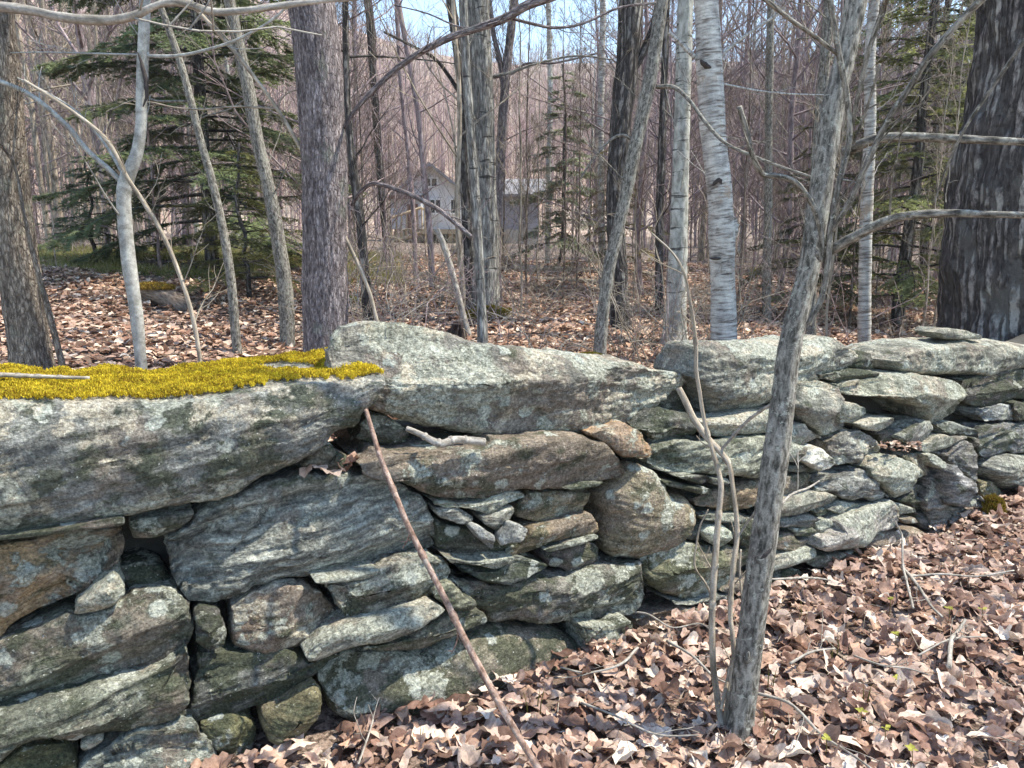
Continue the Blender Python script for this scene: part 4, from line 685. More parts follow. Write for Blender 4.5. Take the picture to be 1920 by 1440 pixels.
px_tree('dark stem close behind the right side of the big maple', M_DARK, 7.4, [(684, 520, 9), (676, 420, 8.5), (664, 330, 8), (655, 250, 7), (650, 150, 6)], amp=0.003, top=3, twigs=14)
px_tree('slim upright pole before the house porch', M_PURPLE, 11, [(780, 520, 4.5), (775, 400, 4.5), (765, 280, 4.5), (752, 160, 4), (746, 60, 4), (742, -5, 4)], amp=0.002, top=4, twigs=24)
px_tree('slim branching pole left of the aspen cluster, in front of the house wall', M_PURPLE, 10, [(812, 560, 6), (806, 440, 6), (795, 330, 5.5), (785, 220, 5), (768, 120, 5), (750, 20, 4.5)], amp=0.002, top=4, twigs=34, L0=2.0)
px_tree('short leaning dead pole with a broken top before the house deck', M_GREYW, 7.5, [(868, 590, 6), (850, 520, 6), (832, 460, 6), (818, 430, 6)], amp=0.001, top=0, twigs=0, name='dead_pole')
px_tree('small dark leaning sapling beside the left-edge trunk', M_ASH, 4.6, [(118, 690, 6), (98, 610, 6), (82, 550, 5), (60, 470, 4), (45, 400, 3)], amp=0.001, top=1.2, nb=4, twigs=4, L0=0.5)
# slim grey tree in front of the wall, with its long side branches and sapling shoots
FORE = px_tree('slim grey lichened tree standing in front of the wall', M_LICH, 2.08, [(1378, 1412, 36), (1385, 1380, 28), (1392, 1320, 24.5), (1413, 1150, 24), (1440, 960, 23.5), (1456, 840, 24), (1469, 740, 21.5), (1481, 650, 21), (1500, 570, 20), (1518, 500, 19), (1533, 400, 20), (1547, 300, 20.5), (1562, 200, 20), (1586, 100, 19), (1606, -10, 20)],
  [([(1585, 285), (1610, 272), (1650, 260), (1700, 257), (1780, 259), (1850, 263), (1990, 268), (2250, 262), (2600, 240)], 10.5, 5, 0, -.3), ([(1535, 480), (1570, 462), (1610, 440), (1660, 415), (1710, 403), (1790, 400), (1860, 402), (1990, 404), (2250, 392), (2560, 365)], 11, 4, 0, -.35), ([(1541, 490), (1540, 440), (1528, 395), (1508, 360), (1485, 338), (1455, 330), (1430, 326), (1412, 295), (1398, 240), (1386, 200)], 5, 5, -.03, -.15),
   ([(1516, 608), (1540, 560), (1552, 500), (1558, 430), (1572, 350), (1592, 262), (1588, 180), (1573, 100), (1555, -10)], 6, 5, -.02, -.1), ([(1560, 432), (1590, 385), (1625, 310), (1665, 225), (1705, 165), (1740, 110), (1800, 40), (1850, -10)], 5, 6.5, -.05, -.3), ([(1592, 262), (1605, 200), (1625, 110), (1655, 20), (1665, -10)], 4, 5, -.05, -.2), ([(1575, 105), (1530, 70), (1480, 35), (1430, -5)], 3.5, 4, -.08, -.2), ([(1690, 190), (1690, 240), (1680, 300), (1672, 350), (1668, 405)], 1.6, 2, -.2, -.05), ([(1925, 70), (1870, 150), (1810, 240), (1775, 315), (1750, 385)], 4, 1.5, -.35, -.2), ([(1600, 270), (1628, 195), (1650, 120)], 2.5, 2.5, -.05, -.15)],
  amp=0.0022, kb=(80, 80, 35), top=3, nb=8, L0=1.2, twigs=0, flare=1.0, dY=0.22, sides=48, seed=5, scars=[('knot', [(1468, 838), (1472, 852), (1471, 868)], 7, .09, M_LICH), ('knot', [(1486, 590), (1492, 600), (1493, 612)], 6, .10, M_SCAR), ('knot', [(1404, 1222), (1402, 1234), (1399, 1246)], 6, -.02, M_LICH), ('branch_stub', [(1426, 1048), (1436, 1040), (1448, 1028)], 4, .0, M_SCAR)])
# leaning tree just out of view on the left: its low branch sweeps across the top corner
px_tree('low bare branch of a near tree sweeping across the top left corner', M_GREYW, 1.15, [(-420, 1500, 60), (-430, 1100, 55), (-440, 700, 52), (-450, 300, 48), (-455, -60, 44)], [([(-455, -80), (-300, -70), (-150, -20), (-30, 8), (60, 20), (130, 34), (200, 38), (250, 30), (300, 8), (340, 5), (400, 22), (450, 20), (520, 12), (600, 2), (700, -8)], 9.5, 4.5)], top=2.0, nb=6, twigs=0, amp=0.002)
# ------------------------------------------------------------------ conifers
rgw = np.random.default_rng(5)
def ground_at(px, Y): x = float(at(px, 440, Y)[0]); return x, Y
o = conifer('large dark green spruce with drooping boughs at the left', 31, 8.0, 0.10, 2.3, 0.05, (0.20, 0.235, 0.12), 'spruce_tree', 1.15, boughs=140, size=0.040); place(o, *ground_at(395, 10.5))
o = conifer('low yellowing hemlock under the large spruce', 32, 1.7, 0.03, 1.2, 0.15, (0.15, 0.15, 0.06), 'hemlock_tree', 0.9, boughs=36, size=0.032); place(o, *ground_at(455, 8.6))
o = conifer('small dark spruce low at the foot of the large one, to its left', 33, 1.5, 0.03, 1.1, 0.15, (0.15, 0.20, 0.11), 'spruce_tree', 1.4, boughs=26, size=0.03); place(o, *ground_at(175, 11.2))
o = conifer('wispy blue-green pine right of the small house', 34, 3.3, 0.03, 1.05, 0.12, (0.28, 0.31, 0.20), 'pine_tree', 0.6, boughs=40, size=0.06); place(o, *ground_at(1050, 13))
o = conifer('olive green hemlock right of the whitish birch', 35, 6.6, 0.08, 1.5, 0.05, (0.25, 0.27, 0.12), 'hemlock_tree', 1.0, boughs=110, size=0.036); place(o, *ground_at(1698, 9.6))
o = conifer('shaded hemlock beside the massive dark trunk', 36, 6.0, 0.07, 1.2, 0.1, (0.23, 0.25, 0.12), 'hemlock_tree', 1.1, boughs=75, size=0.032); place(o, *ground_at(1800, 11.5))
o = conifer('taller thin hemlock behind the two on the right', 37, 8.2, 0.08, 1.5, 0.2, (0.19, 0.215, 0.12), 'hemlock_tree', 1.0, boughs=90, size=0.04); place(o, *ground_at(1735, 15))
o = conifer('young hemlock behind the thin straight grey trunk', 38, 2.6, 0.03, 1.0, 0.1, (0.12, 0.13, 0.05), 'hemlock_tree', 1.1, boughs=34, size=0.03); place(o, *ground_at(1500, 9.8))
o = conifer('ragged yellow-brown hemlock sapling behind the dark leaning tree', 39, 2.1, 0.025, 0.9, 0.15, (0.18, 0.15, 0.06), 'hemlock_tree', 1.0, boughs=28, size=0.03); place(o, *ground_at(1150, 10.8))

# ------------------------------------------------------------------ the bare wood between the wall and the hill
VAR = [generic_tree('', m, H, r, 100 + k, nb, lo, L0, 2, 0.8, el) for k, (m, H, r, nb, lo, L0, el) in enumerate([
    (M_TAN, 11, 0.060, 22, 0.25, 2.4, (0.5, 1.1)), (M_TAN, 8, 0.035, 20, 0.18, 1.8, (0.5, 1.1)), (M_PURPLE, 9, 0.045, 40, 0.08, 2.4, (0.2, 0.9)), (M_PURPLE, 6, 0.026, 36, 0.07, 1.7, (0.25, 0.9)),
    (M_ASPEN, 11, 0.065, 18, 0.35, 2.2, (0.4, 1.0)), (M_PURPLE, 11, 0.08, 34, 0.15, 2.8, (0.3, 1.0)), (M_BROWN, 4, 0.014, 22, 0.10, 1.1, (0.4, 1.1)), (M_TAN, 4, 0.012, 16, 0.12, 0.9, (0.5, 1.2))])]
LAB = ['tall straight tan-grey bare tree in the wood behind the wall', 'thin tan bare pole tree in the wood behind the wall', 'bushy plum-brown bare tree in the wood behind the wall', 'small plum-brown twiggy bare tree in the wood behind the wall',
       'pale-barked bare aspen in the wood behind the wall', 'broad many-branched bare maple in the wood behind the wall', 'slender brown bare sapling in the undergrowth behind the wall', 'whip-thin tan sapling in the undergrowth behind the wall']
GRP = ['tall tan trees in the wood', 'thin tan pole trees in the wood', 'bushy plum-brown trees in the wood', 'small plum-brown trees in the wood', 'pale aspens in the wood', 'broad maples in the wood', 'brown saplings in the undergrowth', 'tan saplings in the undergrowth']
used = [0] * 8; spots = []
def free(x, y, m): return all((x - a) ** 2 + (y - b) ** 2 > m * m for a, b in spots)
def wood(n, wts, r0, r1, az0=-39, az1=39, gap=0.5, smin=0.8, smax=1.2, keep=None):
    c = 0; tries = 0
    while c < n and tries < n * 30:
        tries += 1; az = R(rgw.uniform(az0, az1)); r = math.sqrt(rgw.uniform(r0 * r0, r1 * r1)); x, y = r * math.sin(az), r * math.cos(az)
        if not free(x, y, gap) or y - float(wall_y(x)) < 2.0: continue
        if -5.6 < x / y * 30 < 1.5 and 20 < y < 38: continue           # the house stands here
        if keep and not keep(x, y): continue
        k = int(rgw.choice(8, p=np.array(wts) / sum(wts)))
        if -0.158 < x / y < -0.075 and 9 < y < 30 and rgw.uniform() < 0.85: continue      # the cabin shows here
        if k < 6 and -0.03 < x / y < 0.165 and rgw.uniform() < 0.72: continue       # the gap of sky
        s = rgw.uniform(smin, smax); rz = rgw.uniform(0, 6.28)
        if used[k]: copy_tree(VAR[k], (x, y, gz1(x, y) if r < 70 else 1), rz, s, LAB[k], GRP[k])
        else: place(VAR[k], x, y, rz, s); tag(VAR[k], LAB[k], 'tree', GRP[k]); used[k] = 1
        spots.append((x, y)); c += 1
not_mid = lambda x, y: not (-0.22 < x / y < 0.02) or y > 38
wood(64, [0, 0.5, 0, 1, 0, 0, 6, 7], 7.2, 16, gap=0.4, keep=lambda x, y: not (x / y < -0.3 and y < 10))
wood(60, [3, 3, 2.5, 2, 1.2, 1, 1, 1], 13, 24, gap=0.6, keep=lambda x, y: (not (-0.2 < x / y < 0.05) or y < 12) and not (x / y < -0.25 and y < 16))
wood(95, [4, 2, 4, 2, 1.5, 2, 0, 0], 22, 40, gap=0.8)
wood(62, [4, 2, 1, 0.5, 0, 0.5, 0, 1], 15, 34, -36, -19, 0.5)
wood(34, [1, 1, 4, 4, 1, 1, 0, 0], 15, 36, 8, 30, 0.6)
wood(34, [0, 0, 1.5, 3, 0, 0.7, 3, 2], 8.5, 19, -14, 26, 0.4, keep=lambda x, y: not -0.18 < x / y < 0.06)
for k in range(8):
    if not used[k]: place(VAR[k], 9 + k, 30); tag(VAR[k], LAB[k], 'tree', GRP[k])

# ------------------------------------------------------------------ bare shrubs
def shrub(label, mat, seed, n, H, spread, group):
    rg = np.random.default_rng(seed); mb = MB()
    for _ in range(n):
        th = rg.uniform(0, 6.28); e = rg.uniform(0.5, 1.5); L = H * rg.uniform(0.5, 1.15)
        limb(mb, (rg.normal(0, spread), rg.normal(0, spread), -0.03), (math.cos(th) * math.cos(e), math.sin(th) * math.cos(e), math.sin(e)), L, rg.uniform(0.002, 0.005), rg, 2, -0.3, 6, 4, (3, 2), wig=0.16)
    o = mb.build('bare_shrub', mat); return tag(o, label, 'shrub', group)
SHR = [shrub('tangled brown bare shrub on the leafy ground behind the wall', M_TAN, 61, 14, 0.85, 0.10, 'brown shrubs behind the wall'), shrub('wispy plum-brown bare shrub on the leafy ground behind the wall', M_PURPLE, 62, 11, 1.1, 0.12, 'plum-brown shrubs behind the wall'),
       shrub('pale straw-coloured twiggy shrub on the leafy ground behind the wall', M_GREYW, 63, 8, 0.75, 0.10, 'straw-coloured shrubs behind the wall')]
cnt = [0, 0, 0]
def put_shrub(k, x, y, s=1.0):
    o = SHR[k]
    if cnt[k]: o = o.copy(); COL.objects.link(o)
    cnt[k] += 1; place(o, x, y, rgw.uniform(0, 6.28), s * rgw.uniform(0.7, 1.3))
for (ax, bx, y0, y1, n, w) in ((-0.32, -0.10, 6.3, 11, 9, (3, 2, 3)), (-0.24, 0.02, 6.3, 14, 13, (3, 2, 4)), (0.02, 0.30, 6.0, 13, 18, (4, 3, 2)), (0.28, 0.62, 7.5, 13, 18, (4, 3, 1)), (-0.66, -0.3, 11, 17, 14, (2, 3, 2))):
    for _ in range(n):
        y = rgw.uniform(y0, y1); x = rgw.uniform(ax, bx) * y; put_shrub(int(rgw.choice(3, p=np.array(w) / sum(w))), x, y)

for _ in range(8):
    y = rgw.uniform(5.6, 10); put_shrub(int(rgw.choice(3, p=(.35, .15, .5))), rgw.uniform(-0.25, -0.03) * y, y, 1.45)
for _ in range(6):
    y = rgw.uniform(6, 10); put_shrub(int(rgw.choice(3, p=(.5, .2, .3))), rgw.uniform(0.10, 0.27) * y, y, 1.3)
# ------------------------------------------------------------------ the small white house
def house():
    Y = 30.0; X = lambda px: (px - 960) / F_PX * Y * 1.0; Z = lambda py: float(at(960, py, Y)[2])
    cx = float(at(870, 440, Y)[0]); g = gz1(cx, Y); root = thing('house', 'small white cabin with a deck and wooden steps far behind the aspen cluster', 'house', (cx, Y, g)); Lc = (cx, Y, g)
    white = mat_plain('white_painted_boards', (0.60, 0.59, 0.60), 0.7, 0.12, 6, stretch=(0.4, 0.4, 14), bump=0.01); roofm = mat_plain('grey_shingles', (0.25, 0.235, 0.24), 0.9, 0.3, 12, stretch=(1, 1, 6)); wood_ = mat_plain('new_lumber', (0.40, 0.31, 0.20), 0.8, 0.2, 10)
    dark = mat_plain('dark_glass', (0.03, 0.035, 0.045), 0.15, 0.2, 2, 0.5); trim = mat_plain('red_brown_trim', (0.16, 0.09, 0.075), 0.8); found = mat_plain('pale_concrete', (0.42, 0.38, 0.32), 0.9)
    x0, xm, x1, zf, ze, zr, zw = X(752), X(872), X(1012), Z(430), Z(362), Z(312), Z(330); y0, y1 = Y, Y + 6; xc = (x0 + xm) / 2
    MB().box((x0, y0, zf), (xm, y1, ze)).add([(x0, y0, ze), (xm, y0, ze), (xc, y0, zr), (x0, y1, ze), (xm, y1, ze), (xc, y1, zr)], None, [(0, 1, 2), (4, 3, 5)]).build('wall', white, root, False, Lc)
    MB().box((xm, y0 + 1.0, zf), (x1, y1 - 0.5, ze)).add([(x1, y0 + 1, ze), (x1, y1 - .5, ze), (x1, (y0 + y1 + .5) / 2, zw)], None, [(0, 1, 2)]).build('wall', mat_plain('shaded_white_boards', (0.27, 0.25, 0.27), 0.8, 0.15, 6, stretch=(0.4, 0.4, 14)), root, False, Lc)  # wing boards are the same white, coloured grey-mauve to stand for shade
    mb = MB(); o_ = 0.3; s = (zr - ze) / (xc - x0)
    for xa in (x0 - o_, xm + o_):
        za = ze - o_ * s; v = [(xa, y0 - .4, za), (xa, y1 + .3, za), (xc, y1 + .3, zr), (xc, y0 - .4, zr)]; v = v + [(a, b, c + 0.12) for a, b, c in v]
        mb.add(np.array(v) + np.array([0, 0, 0.012]), [(0, 3, 2, 1), (4, 5, 6, 7), (0, 1, 5, 4), (1, 2, 6, 5), (2, 3, 7, 6), (3, 0, 4, 7)])
    rf = mb.build('roof', roofm, root, False, Lc); mb = MB(); ya, yb = y0 + 0.65, y1 - 0.2; ym = (ya + yb) / 2
    for yy in (ya, yb):
        v = [(xm + 0.32, yy, ze - 0.12), (x1 + o_, yy, ze - 0.12), (x1 + o_, ym, zw), (xm + 0.32, ym, zw)]; v = v + [(a, b, c + 0.10) for a, b, c in v]
        mb.add(np.array(v) + np.array([0, 0, 0.02]), [(0, 3, 2, 1), (4, 5, 6, 7), (0, 1, 5, 4), (1, 2, 6, 5), (2, 3, 7, 6), (3, 0, 4, 7)])
    mb.build('roof', roofm, root, False, Lc)
    rf2 = MB().box((X(850), Y + 3.0, Z(345)), (X(868), Y + 3.5, Z(298))).build('chimney', found, rf, False, (0, 0, 0)); rf2.location = (-cx, -Y, -g)
    # porch wing on the left with its own small roof
    px0, px1 = X(745), X(800)
    MB().box((px0, Y - 1.2, zf), (px1, Y - 0.003, Z(376))).build('porch', mat_plain('pale_blue_grey_boards', (0.50, 0.52, 0.58), 0.7, 0.1, 6), root, False, Lc)
    MB().box((px0 - 0.28, Y - 1.5, Z(376)), (px1 + 0.1, Y - 0.004, Z(370))).build('porch_roof', trim, root, False, Lc)
    d = MB().box((X(776), Y - 1.23, zf + 0.02), (X(795), Y - 1.203, Z(385))).build('door', trim, root, False, Lc)
    for a, b, c, e in ((808, 832, 372, 402), (846, 868, 372, 402), (800, 826, 332, 352)):
        fr = MB(); u0, u1, w0, w1 = X(a), X(b), Z(e), Z(c)
        for lo, hi in (((u0, Y - .05, w0), (u1, Y - .004, w0 + .06)), ((u0, Y - .05, w1 - .06), (u1, Y - .004, w1)), ((u0, Y - .05, w0 + .06), (u0 + .06, Y - .004, w1 - .06)), ((u1 - .06, Y - .05, w0 + .06), (u1, Y - .004, w1 - .06)), (((u0 + u1) / 2 - .025, Y - .045, w0 + .06), ((u0 + u1) / 2 + .025, Y - .004, w1 - .06))): fr.box(lo, hi)
        f = fr.build('window', mat_plain('white_trim', (0.7, 0.7, 0.7), 0.6), root, False, Lc)
        p = MB().box((u0 + .06, Y - .02, w0 + .06), (u1 - .06, Y - .006, w1 - .06)).build('pane', dark, f, False, (0, 0, 0)); p.location = (-cx, -Y, -g)
    MB().box((X(805), Y - 1.9, zf - 0.18), (X(945), Y - 0.01, zf - 0.01)).build('deck', wood_, root, False, Lc)
    mb = MB()
    for q in (808, 850, 892, 940): mb.box((X(q), Y - 1.8, g - 0.4), (X(q) + 0.12, Y - 1.68, zf - 0.18))
    mb.build('deck_posts', wood_, root, False, Lc)
    MB().box((x0 + 0.05, y0 + 0.1, g - 0.5), (x1 - 0.05, y1, zf - 0.003)).build('foundation', found, root, False, Lc)
    st, ra = MB(), MB(); n = 6
    for k in range(n):
        t = k / n; xx = X(805) + (X(756) - X(805)) * t; zz = zf - 0.1 + (g + 0.05 - zf) * t
        st.box((xx - 0.2, Y - 1.8, zz - 0.05), (xx, Y - 0.9, zz))
    for yy in (Y - 1.84, Y - 0.88):
        a = np.array([X(805), yy, zf - 0.1]); b = np.array([X(752), yy, g]); st.tube([a, b], 0.07, 4); up = np.array([0, 0, 0.85])
        ra = MB(); ra.tube([a + up, b + up], 0.05, 4)
        for t in np.linspace(0, 1, 7): ra.tube([a + (b - a) * t, a + (b - a) * t + up], 0.028, 4)
        ra.build('railing', wood_, root, False, Lc)
    st.build('stairs', wood_, root, False, Lc)
house()
# ------------------------------------------------------------------ rubble core inside the wall, its dark colour stands for the gaps' shade
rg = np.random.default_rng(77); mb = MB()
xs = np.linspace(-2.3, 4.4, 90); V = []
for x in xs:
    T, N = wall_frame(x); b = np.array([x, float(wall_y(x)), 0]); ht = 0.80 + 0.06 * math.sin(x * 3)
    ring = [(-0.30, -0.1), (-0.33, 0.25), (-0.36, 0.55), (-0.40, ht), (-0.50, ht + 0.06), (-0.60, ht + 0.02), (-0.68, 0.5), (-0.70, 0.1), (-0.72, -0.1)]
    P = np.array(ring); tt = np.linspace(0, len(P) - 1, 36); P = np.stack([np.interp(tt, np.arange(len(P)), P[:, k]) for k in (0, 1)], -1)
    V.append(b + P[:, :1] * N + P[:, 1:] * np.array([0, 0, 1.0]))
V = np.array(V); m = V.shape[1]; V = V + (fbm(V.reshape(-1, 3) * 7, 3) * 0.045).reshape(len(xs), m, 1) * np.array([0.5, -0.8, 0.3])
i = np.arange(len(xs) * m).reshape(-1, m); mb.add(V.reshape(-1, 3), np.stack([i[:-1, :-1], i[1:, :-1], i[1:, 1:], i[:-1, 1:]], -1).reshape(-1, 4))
core = mb.build('wall_rubble', mat_plain('gap_shade_rubble', (0.06, 0.055, 0.05), 0.95, 0.5, 16, bump=0.02)); tag(core, 'small rubble inside the dry stone wall, coloured dark as shade in the gaps', 'rubble', kind='stuff')

# ------------------------------------------------------------------ fallen leaves
def leaf_templates(n, rings, spokes, seed):
    rg = np.random.default_rng(seed); out = []
    for k in range(n):
        th = np.arange(spokes) * 2 * math.pi / spokes; kind = (0, 0, 1, 0, 2)[k % 5]
        if kind == 0: r = 0.66 + 0.34 * np.abs(np.cos(th)) ** 3 * (1 + 0.2 * np.cos(th)); y = rg.uniform(0.55, 0.85)
        elif kind == 1: r = 0.66 + 0.34 * np.abs(np.cos(2.5 * th)) ** 1.4 * (0.75 + 0.25 * np.cos(th)); y = 0.95
        else: r = 0.55 + 0.45 * np.abs(np.cos(1.5 * th)) ** 1.5; y = 0.75
        r = r * rg.uniform(0.84, 1.1, spokes); pts = [np.zeros((1, 3))]
        for q in range(1, rings + 1): u = q / rings; pts.append(np.stack([r * u * np.cos(th), r * u * np.sin(th) * y, 0 * th], -1))
        P = np.concatenate(pts); a, b, c = rg.normal(0, 0.4), rg.normal(0.2, 0.5), rg.normal(0, 0.35); f, ph = rg.uniform(3, 6.5), rg.uniform(0, 6)
        P[:, 2] = a * P[:, 0] ** 2 + b * P[:, 1] ** 2 + c * P[:, 0] * P[:, 1] + 0.14 * np.sin(f * P[:, 0] + ph) * np.cos(f * P[:, 1]) + 0.10 * np.sin(2.3 * f * P[:, 1] + ph) + 0.35 * rg.uniform() * np.abs(P[:, 1])
        f3 = [(0, 1 + q, 1 + (q + 1) % spokes) for q in range(spokes)]; f4 = [(1 + (w - 1) * spokes + q, 1 + w * spokes + q, 1 + w * spokes + (q + 1) % spokes, 1 + (w - 1) * spokes + (q + 1) % spokes) for w in range(1, rings) for q in range(spokes)]
        out.append((P, np.array(f4).reshape(-1, 4), np.array(f3)))
    return out
LEAFC = np.array([(0.44, 0.325, 0.275), (0.35, 0.235, 0.19), (0.54, 0.43, 0.37), (0.24, 0.145, 0.115), (0.64, 0.54, 0.475), (0.40, 0.285, 0.245), (0.46, 0.31, 0.235), (0.15, 0.09, 0.07), (0.74, 0.67, 0.61)])
LEAFC = LEAFC * np.array([0.99, 0.94, 0.90])
LEAFP = np.array([4, 4, 3.4, 3.4, 2.2, 3, 1.6, 2.6, 1.2]); LEAFP = LEAFP / LEAFP.sum()
def scatter(mb, tm, X, Y, Z, size, tilt, rg, mul=1.0):
    n = len(X); which = rg.integers(0, len(tm), n)
    for k, (P, f4, f3) in enumerate(tm):
        idx = np.where(which == k)[0]; m = len(idx)
        if not m: continue
        a = rg.uniform(0, 6.283, m); ax = rg.normal(0, 1, (m, 2)); ax /= np.linalg.norm(ax, axis=1)[:, None]; te = np.abs(rg.normal(0, tilt, m)); te = np.where(rg.uniform(size=m) < 0.5, te, te + math.pi * (rg.uniform(size=m) < 0.5))
        ca, sa = np.cos(a), np.sin(a); Rz = np.zeros((m, 3, 3)); Rz[:, 0, 0] = ca; Rz[:, 0, 1] = -sa; Rz[:, 1, 0] = sa; Rz[:, 1, 1] = ca; Rz[:, 2, 2] = 1
        K = np.zeros((m, 3, 3)); K[:, 0, 2] = ax[:, 1]; K[:, 1, 2] = -ax[:, 0]; K[:, 2, 0] = -ax[:, 1]; K[:, 2, 1] = ax[:, 0]
        Rt = np.eye(3) + np.sin(te)[:, None, None] * K + (1 - np.cos(te))[:, None, None] * (K @ K)
        s = (size * rg.uniform(0.45, 1.4, m)).reshape(-1, 1, 1); v = np.einsum('mij,nj->mni', Rt @ Rz, P) * s + np.stack([X[idx], Y[idx], Z[idx]], -1)[:, None]
        nv = len(P); q = (np.arange(m) * nv).reshape(-1, 1, 1); c = LEAFC[rg.choice(len(LEAFC), m, p=LEAFP)] * rg.uniform(0.8, 1.15, (m, 1)) * mul
        c = np.repeat(c, nv, 0) * rg.uniform(0.9, 1.08, (m * nv, 1))
        mb.add(v.reshape(-1, 3), (q + f4).reshape(-1, 4) if len(f4) else None, (q + f3).reshape(-1, 3), None, c)
rg = np.random.default_rng(88); mb = MB(); tm = leaf_templates(24, 3, 20, 1)
n = 30000; X = rg.uniform(-1.6, 5.2, n); Y = rg.uniform(0.9, 6.0, n); d = Y - wall_y(X); near = rg.uniform(size=n)
ok = (d < 0.05) & (d > -4.2) & (np.abs(X) < 0.75 * Y + 0.9); X, Y, d = X[ok], Y[ok], d[ok]
lay = rg.uniform(0, 1, len(X)); Z = gz(X, Y) + 0.006 + lay * 0.034 + 0.02 * sstep(d, -0.25, 0.0) * rg.uniform(0, 1, len(X))
scatter(mb, tm, X, Y, Z, 0.040, 0.34, rg)
tag(mb.build('leaf_litter', M_LEAF), 'curled pinkish-brown dead leaves covering the ground in front of the wall', 'leaf litter', kind='stuff'); print('front leaves', len(X))
mb = MB(); tm = leaf_templates(12, 1, 7, 2); n = 105000; Y = np.sqrt(rg.uniform(2.2 ** 2, 15.5 ** 2, n)); X = rg.uniform(-0.78, 0.78, n) * Y; d = Y - wall_y(X)
ok = (d > 0.75) & ~((X / Y < -0.14 + 0.05 * np.sin(Y * 3)) & (Y > 10.0 + 0.7 * np.sin(X * 1.7)) & (rg.uniform(size=n) < 0.88)); X, Y = X[ok], Y[ok]; scatter(mb, tm, X, Y, gz(X, Y) + 0.01 + rg.uniform(0, 0.05, len(X)), 0.044, 0.32, rg, np.array([1.2, 1.16, 1.08]))
tag(mb.build('leaf_litter', M_LEAF), 'pale brown dead leaves covering the woodland floor behind the wall', 'leaf litter', kind='stuff')

rg = np.random.default_rng(123); mb = MB(); n = 900; X = rg.uniform(-1.4, 4.5, n); Y = rg.uniform(1.2, 5.2, n); d = Y - wall_y(X); ok = (d < -0.05) & (d > -3.6); X, Y = X[ok], Y[ok]; Z = gz(X, Y) + rg.uniform(0.03, 0.055, len(X))
for x_, y_, z_ in zip(X, Y, Z):
    th = rg.uniform(0, 6.28); L = rg.uniform(0.04, 0.16); dv = np.array([math.cos(th), math.sin(th), rg.normal(0, 0.12)]) * L / 2; p_ = np.array([x_, y_, z_]); mid = p_ + rg.normal(0, L * 0.06, 3)
    mb.tube([p_ - dv, mid, p_ + dv], np.array([1, 0.9, 0.6]) * rg.uniform(0.0008, 0.0022), 4, np.array([(0.30, 0.24, 0.19), (0.42, 0.36, 0.29), (0.16, 0.11, 0.09)][rg.integers(3)]))
tag(mb.build('twig_litter', M_LEAF), 'fine broken twigs and stalks strewn over the front leaves', 'twig litter', kind='stuff')
# ------------------------------------------------------------------ moss on the first capstone
def moss_mat(name, label, pts_fn, n, hgt, cols, seed, w=0.0022):
    rg = np.random.default_rng(seed); P, H = pts_fn(n, rg); n = len(P); d = rg.normal(0, 0.42, (n, 3)); d[:, 2] = 1; d /= np.linalg.norm(d, axis=1)[:, None]
    a = np.cross(d, rg.normal(size=(n, 3))); a /= np.linalg.norm(a, axis=1)[:, None]; L = (hgt * rg.uniform(0.6, 1.3, n) * H)[:, None]
    v = np.stack([P - a * w, P + a * w, P + d * L + a * w * 0.6, P + d * L - a * w * 0.6], 1).reshape(-1, 3)
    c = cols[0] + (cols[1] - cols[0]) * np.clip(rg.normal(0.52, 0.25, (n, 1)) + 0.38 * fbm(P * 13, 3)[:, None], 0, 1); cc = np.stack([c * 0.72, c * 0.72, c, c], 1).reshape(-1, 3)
    mb = MB(); mb.add(v, np.arange(n * 4).reshape(-1, 4), None, None, cc); return tag(mb.build(name, M_MOSS, smooth=False), label, 'moss', kind='stuff')
dg = bpy.context.evaluated_depsgraph_get(); dg.update()
def drop_on(o, XY, z1=2.2):                     # heights of object o under points
    inv = o.matrix_world.inverted(); dirn = inv.to_3x3() @ Vector((0, 0, -1)); out = np.full(len(XY), np.nan)
    for k, (x, y) in enumerate(XY):
        hit, loc, nrm, _ = o.ray_cast(inv @ Vector((float(x), float(y), z1)), dirn)
        if hit: out[k] = (o.matrix_world @ loc)[2]
    return out
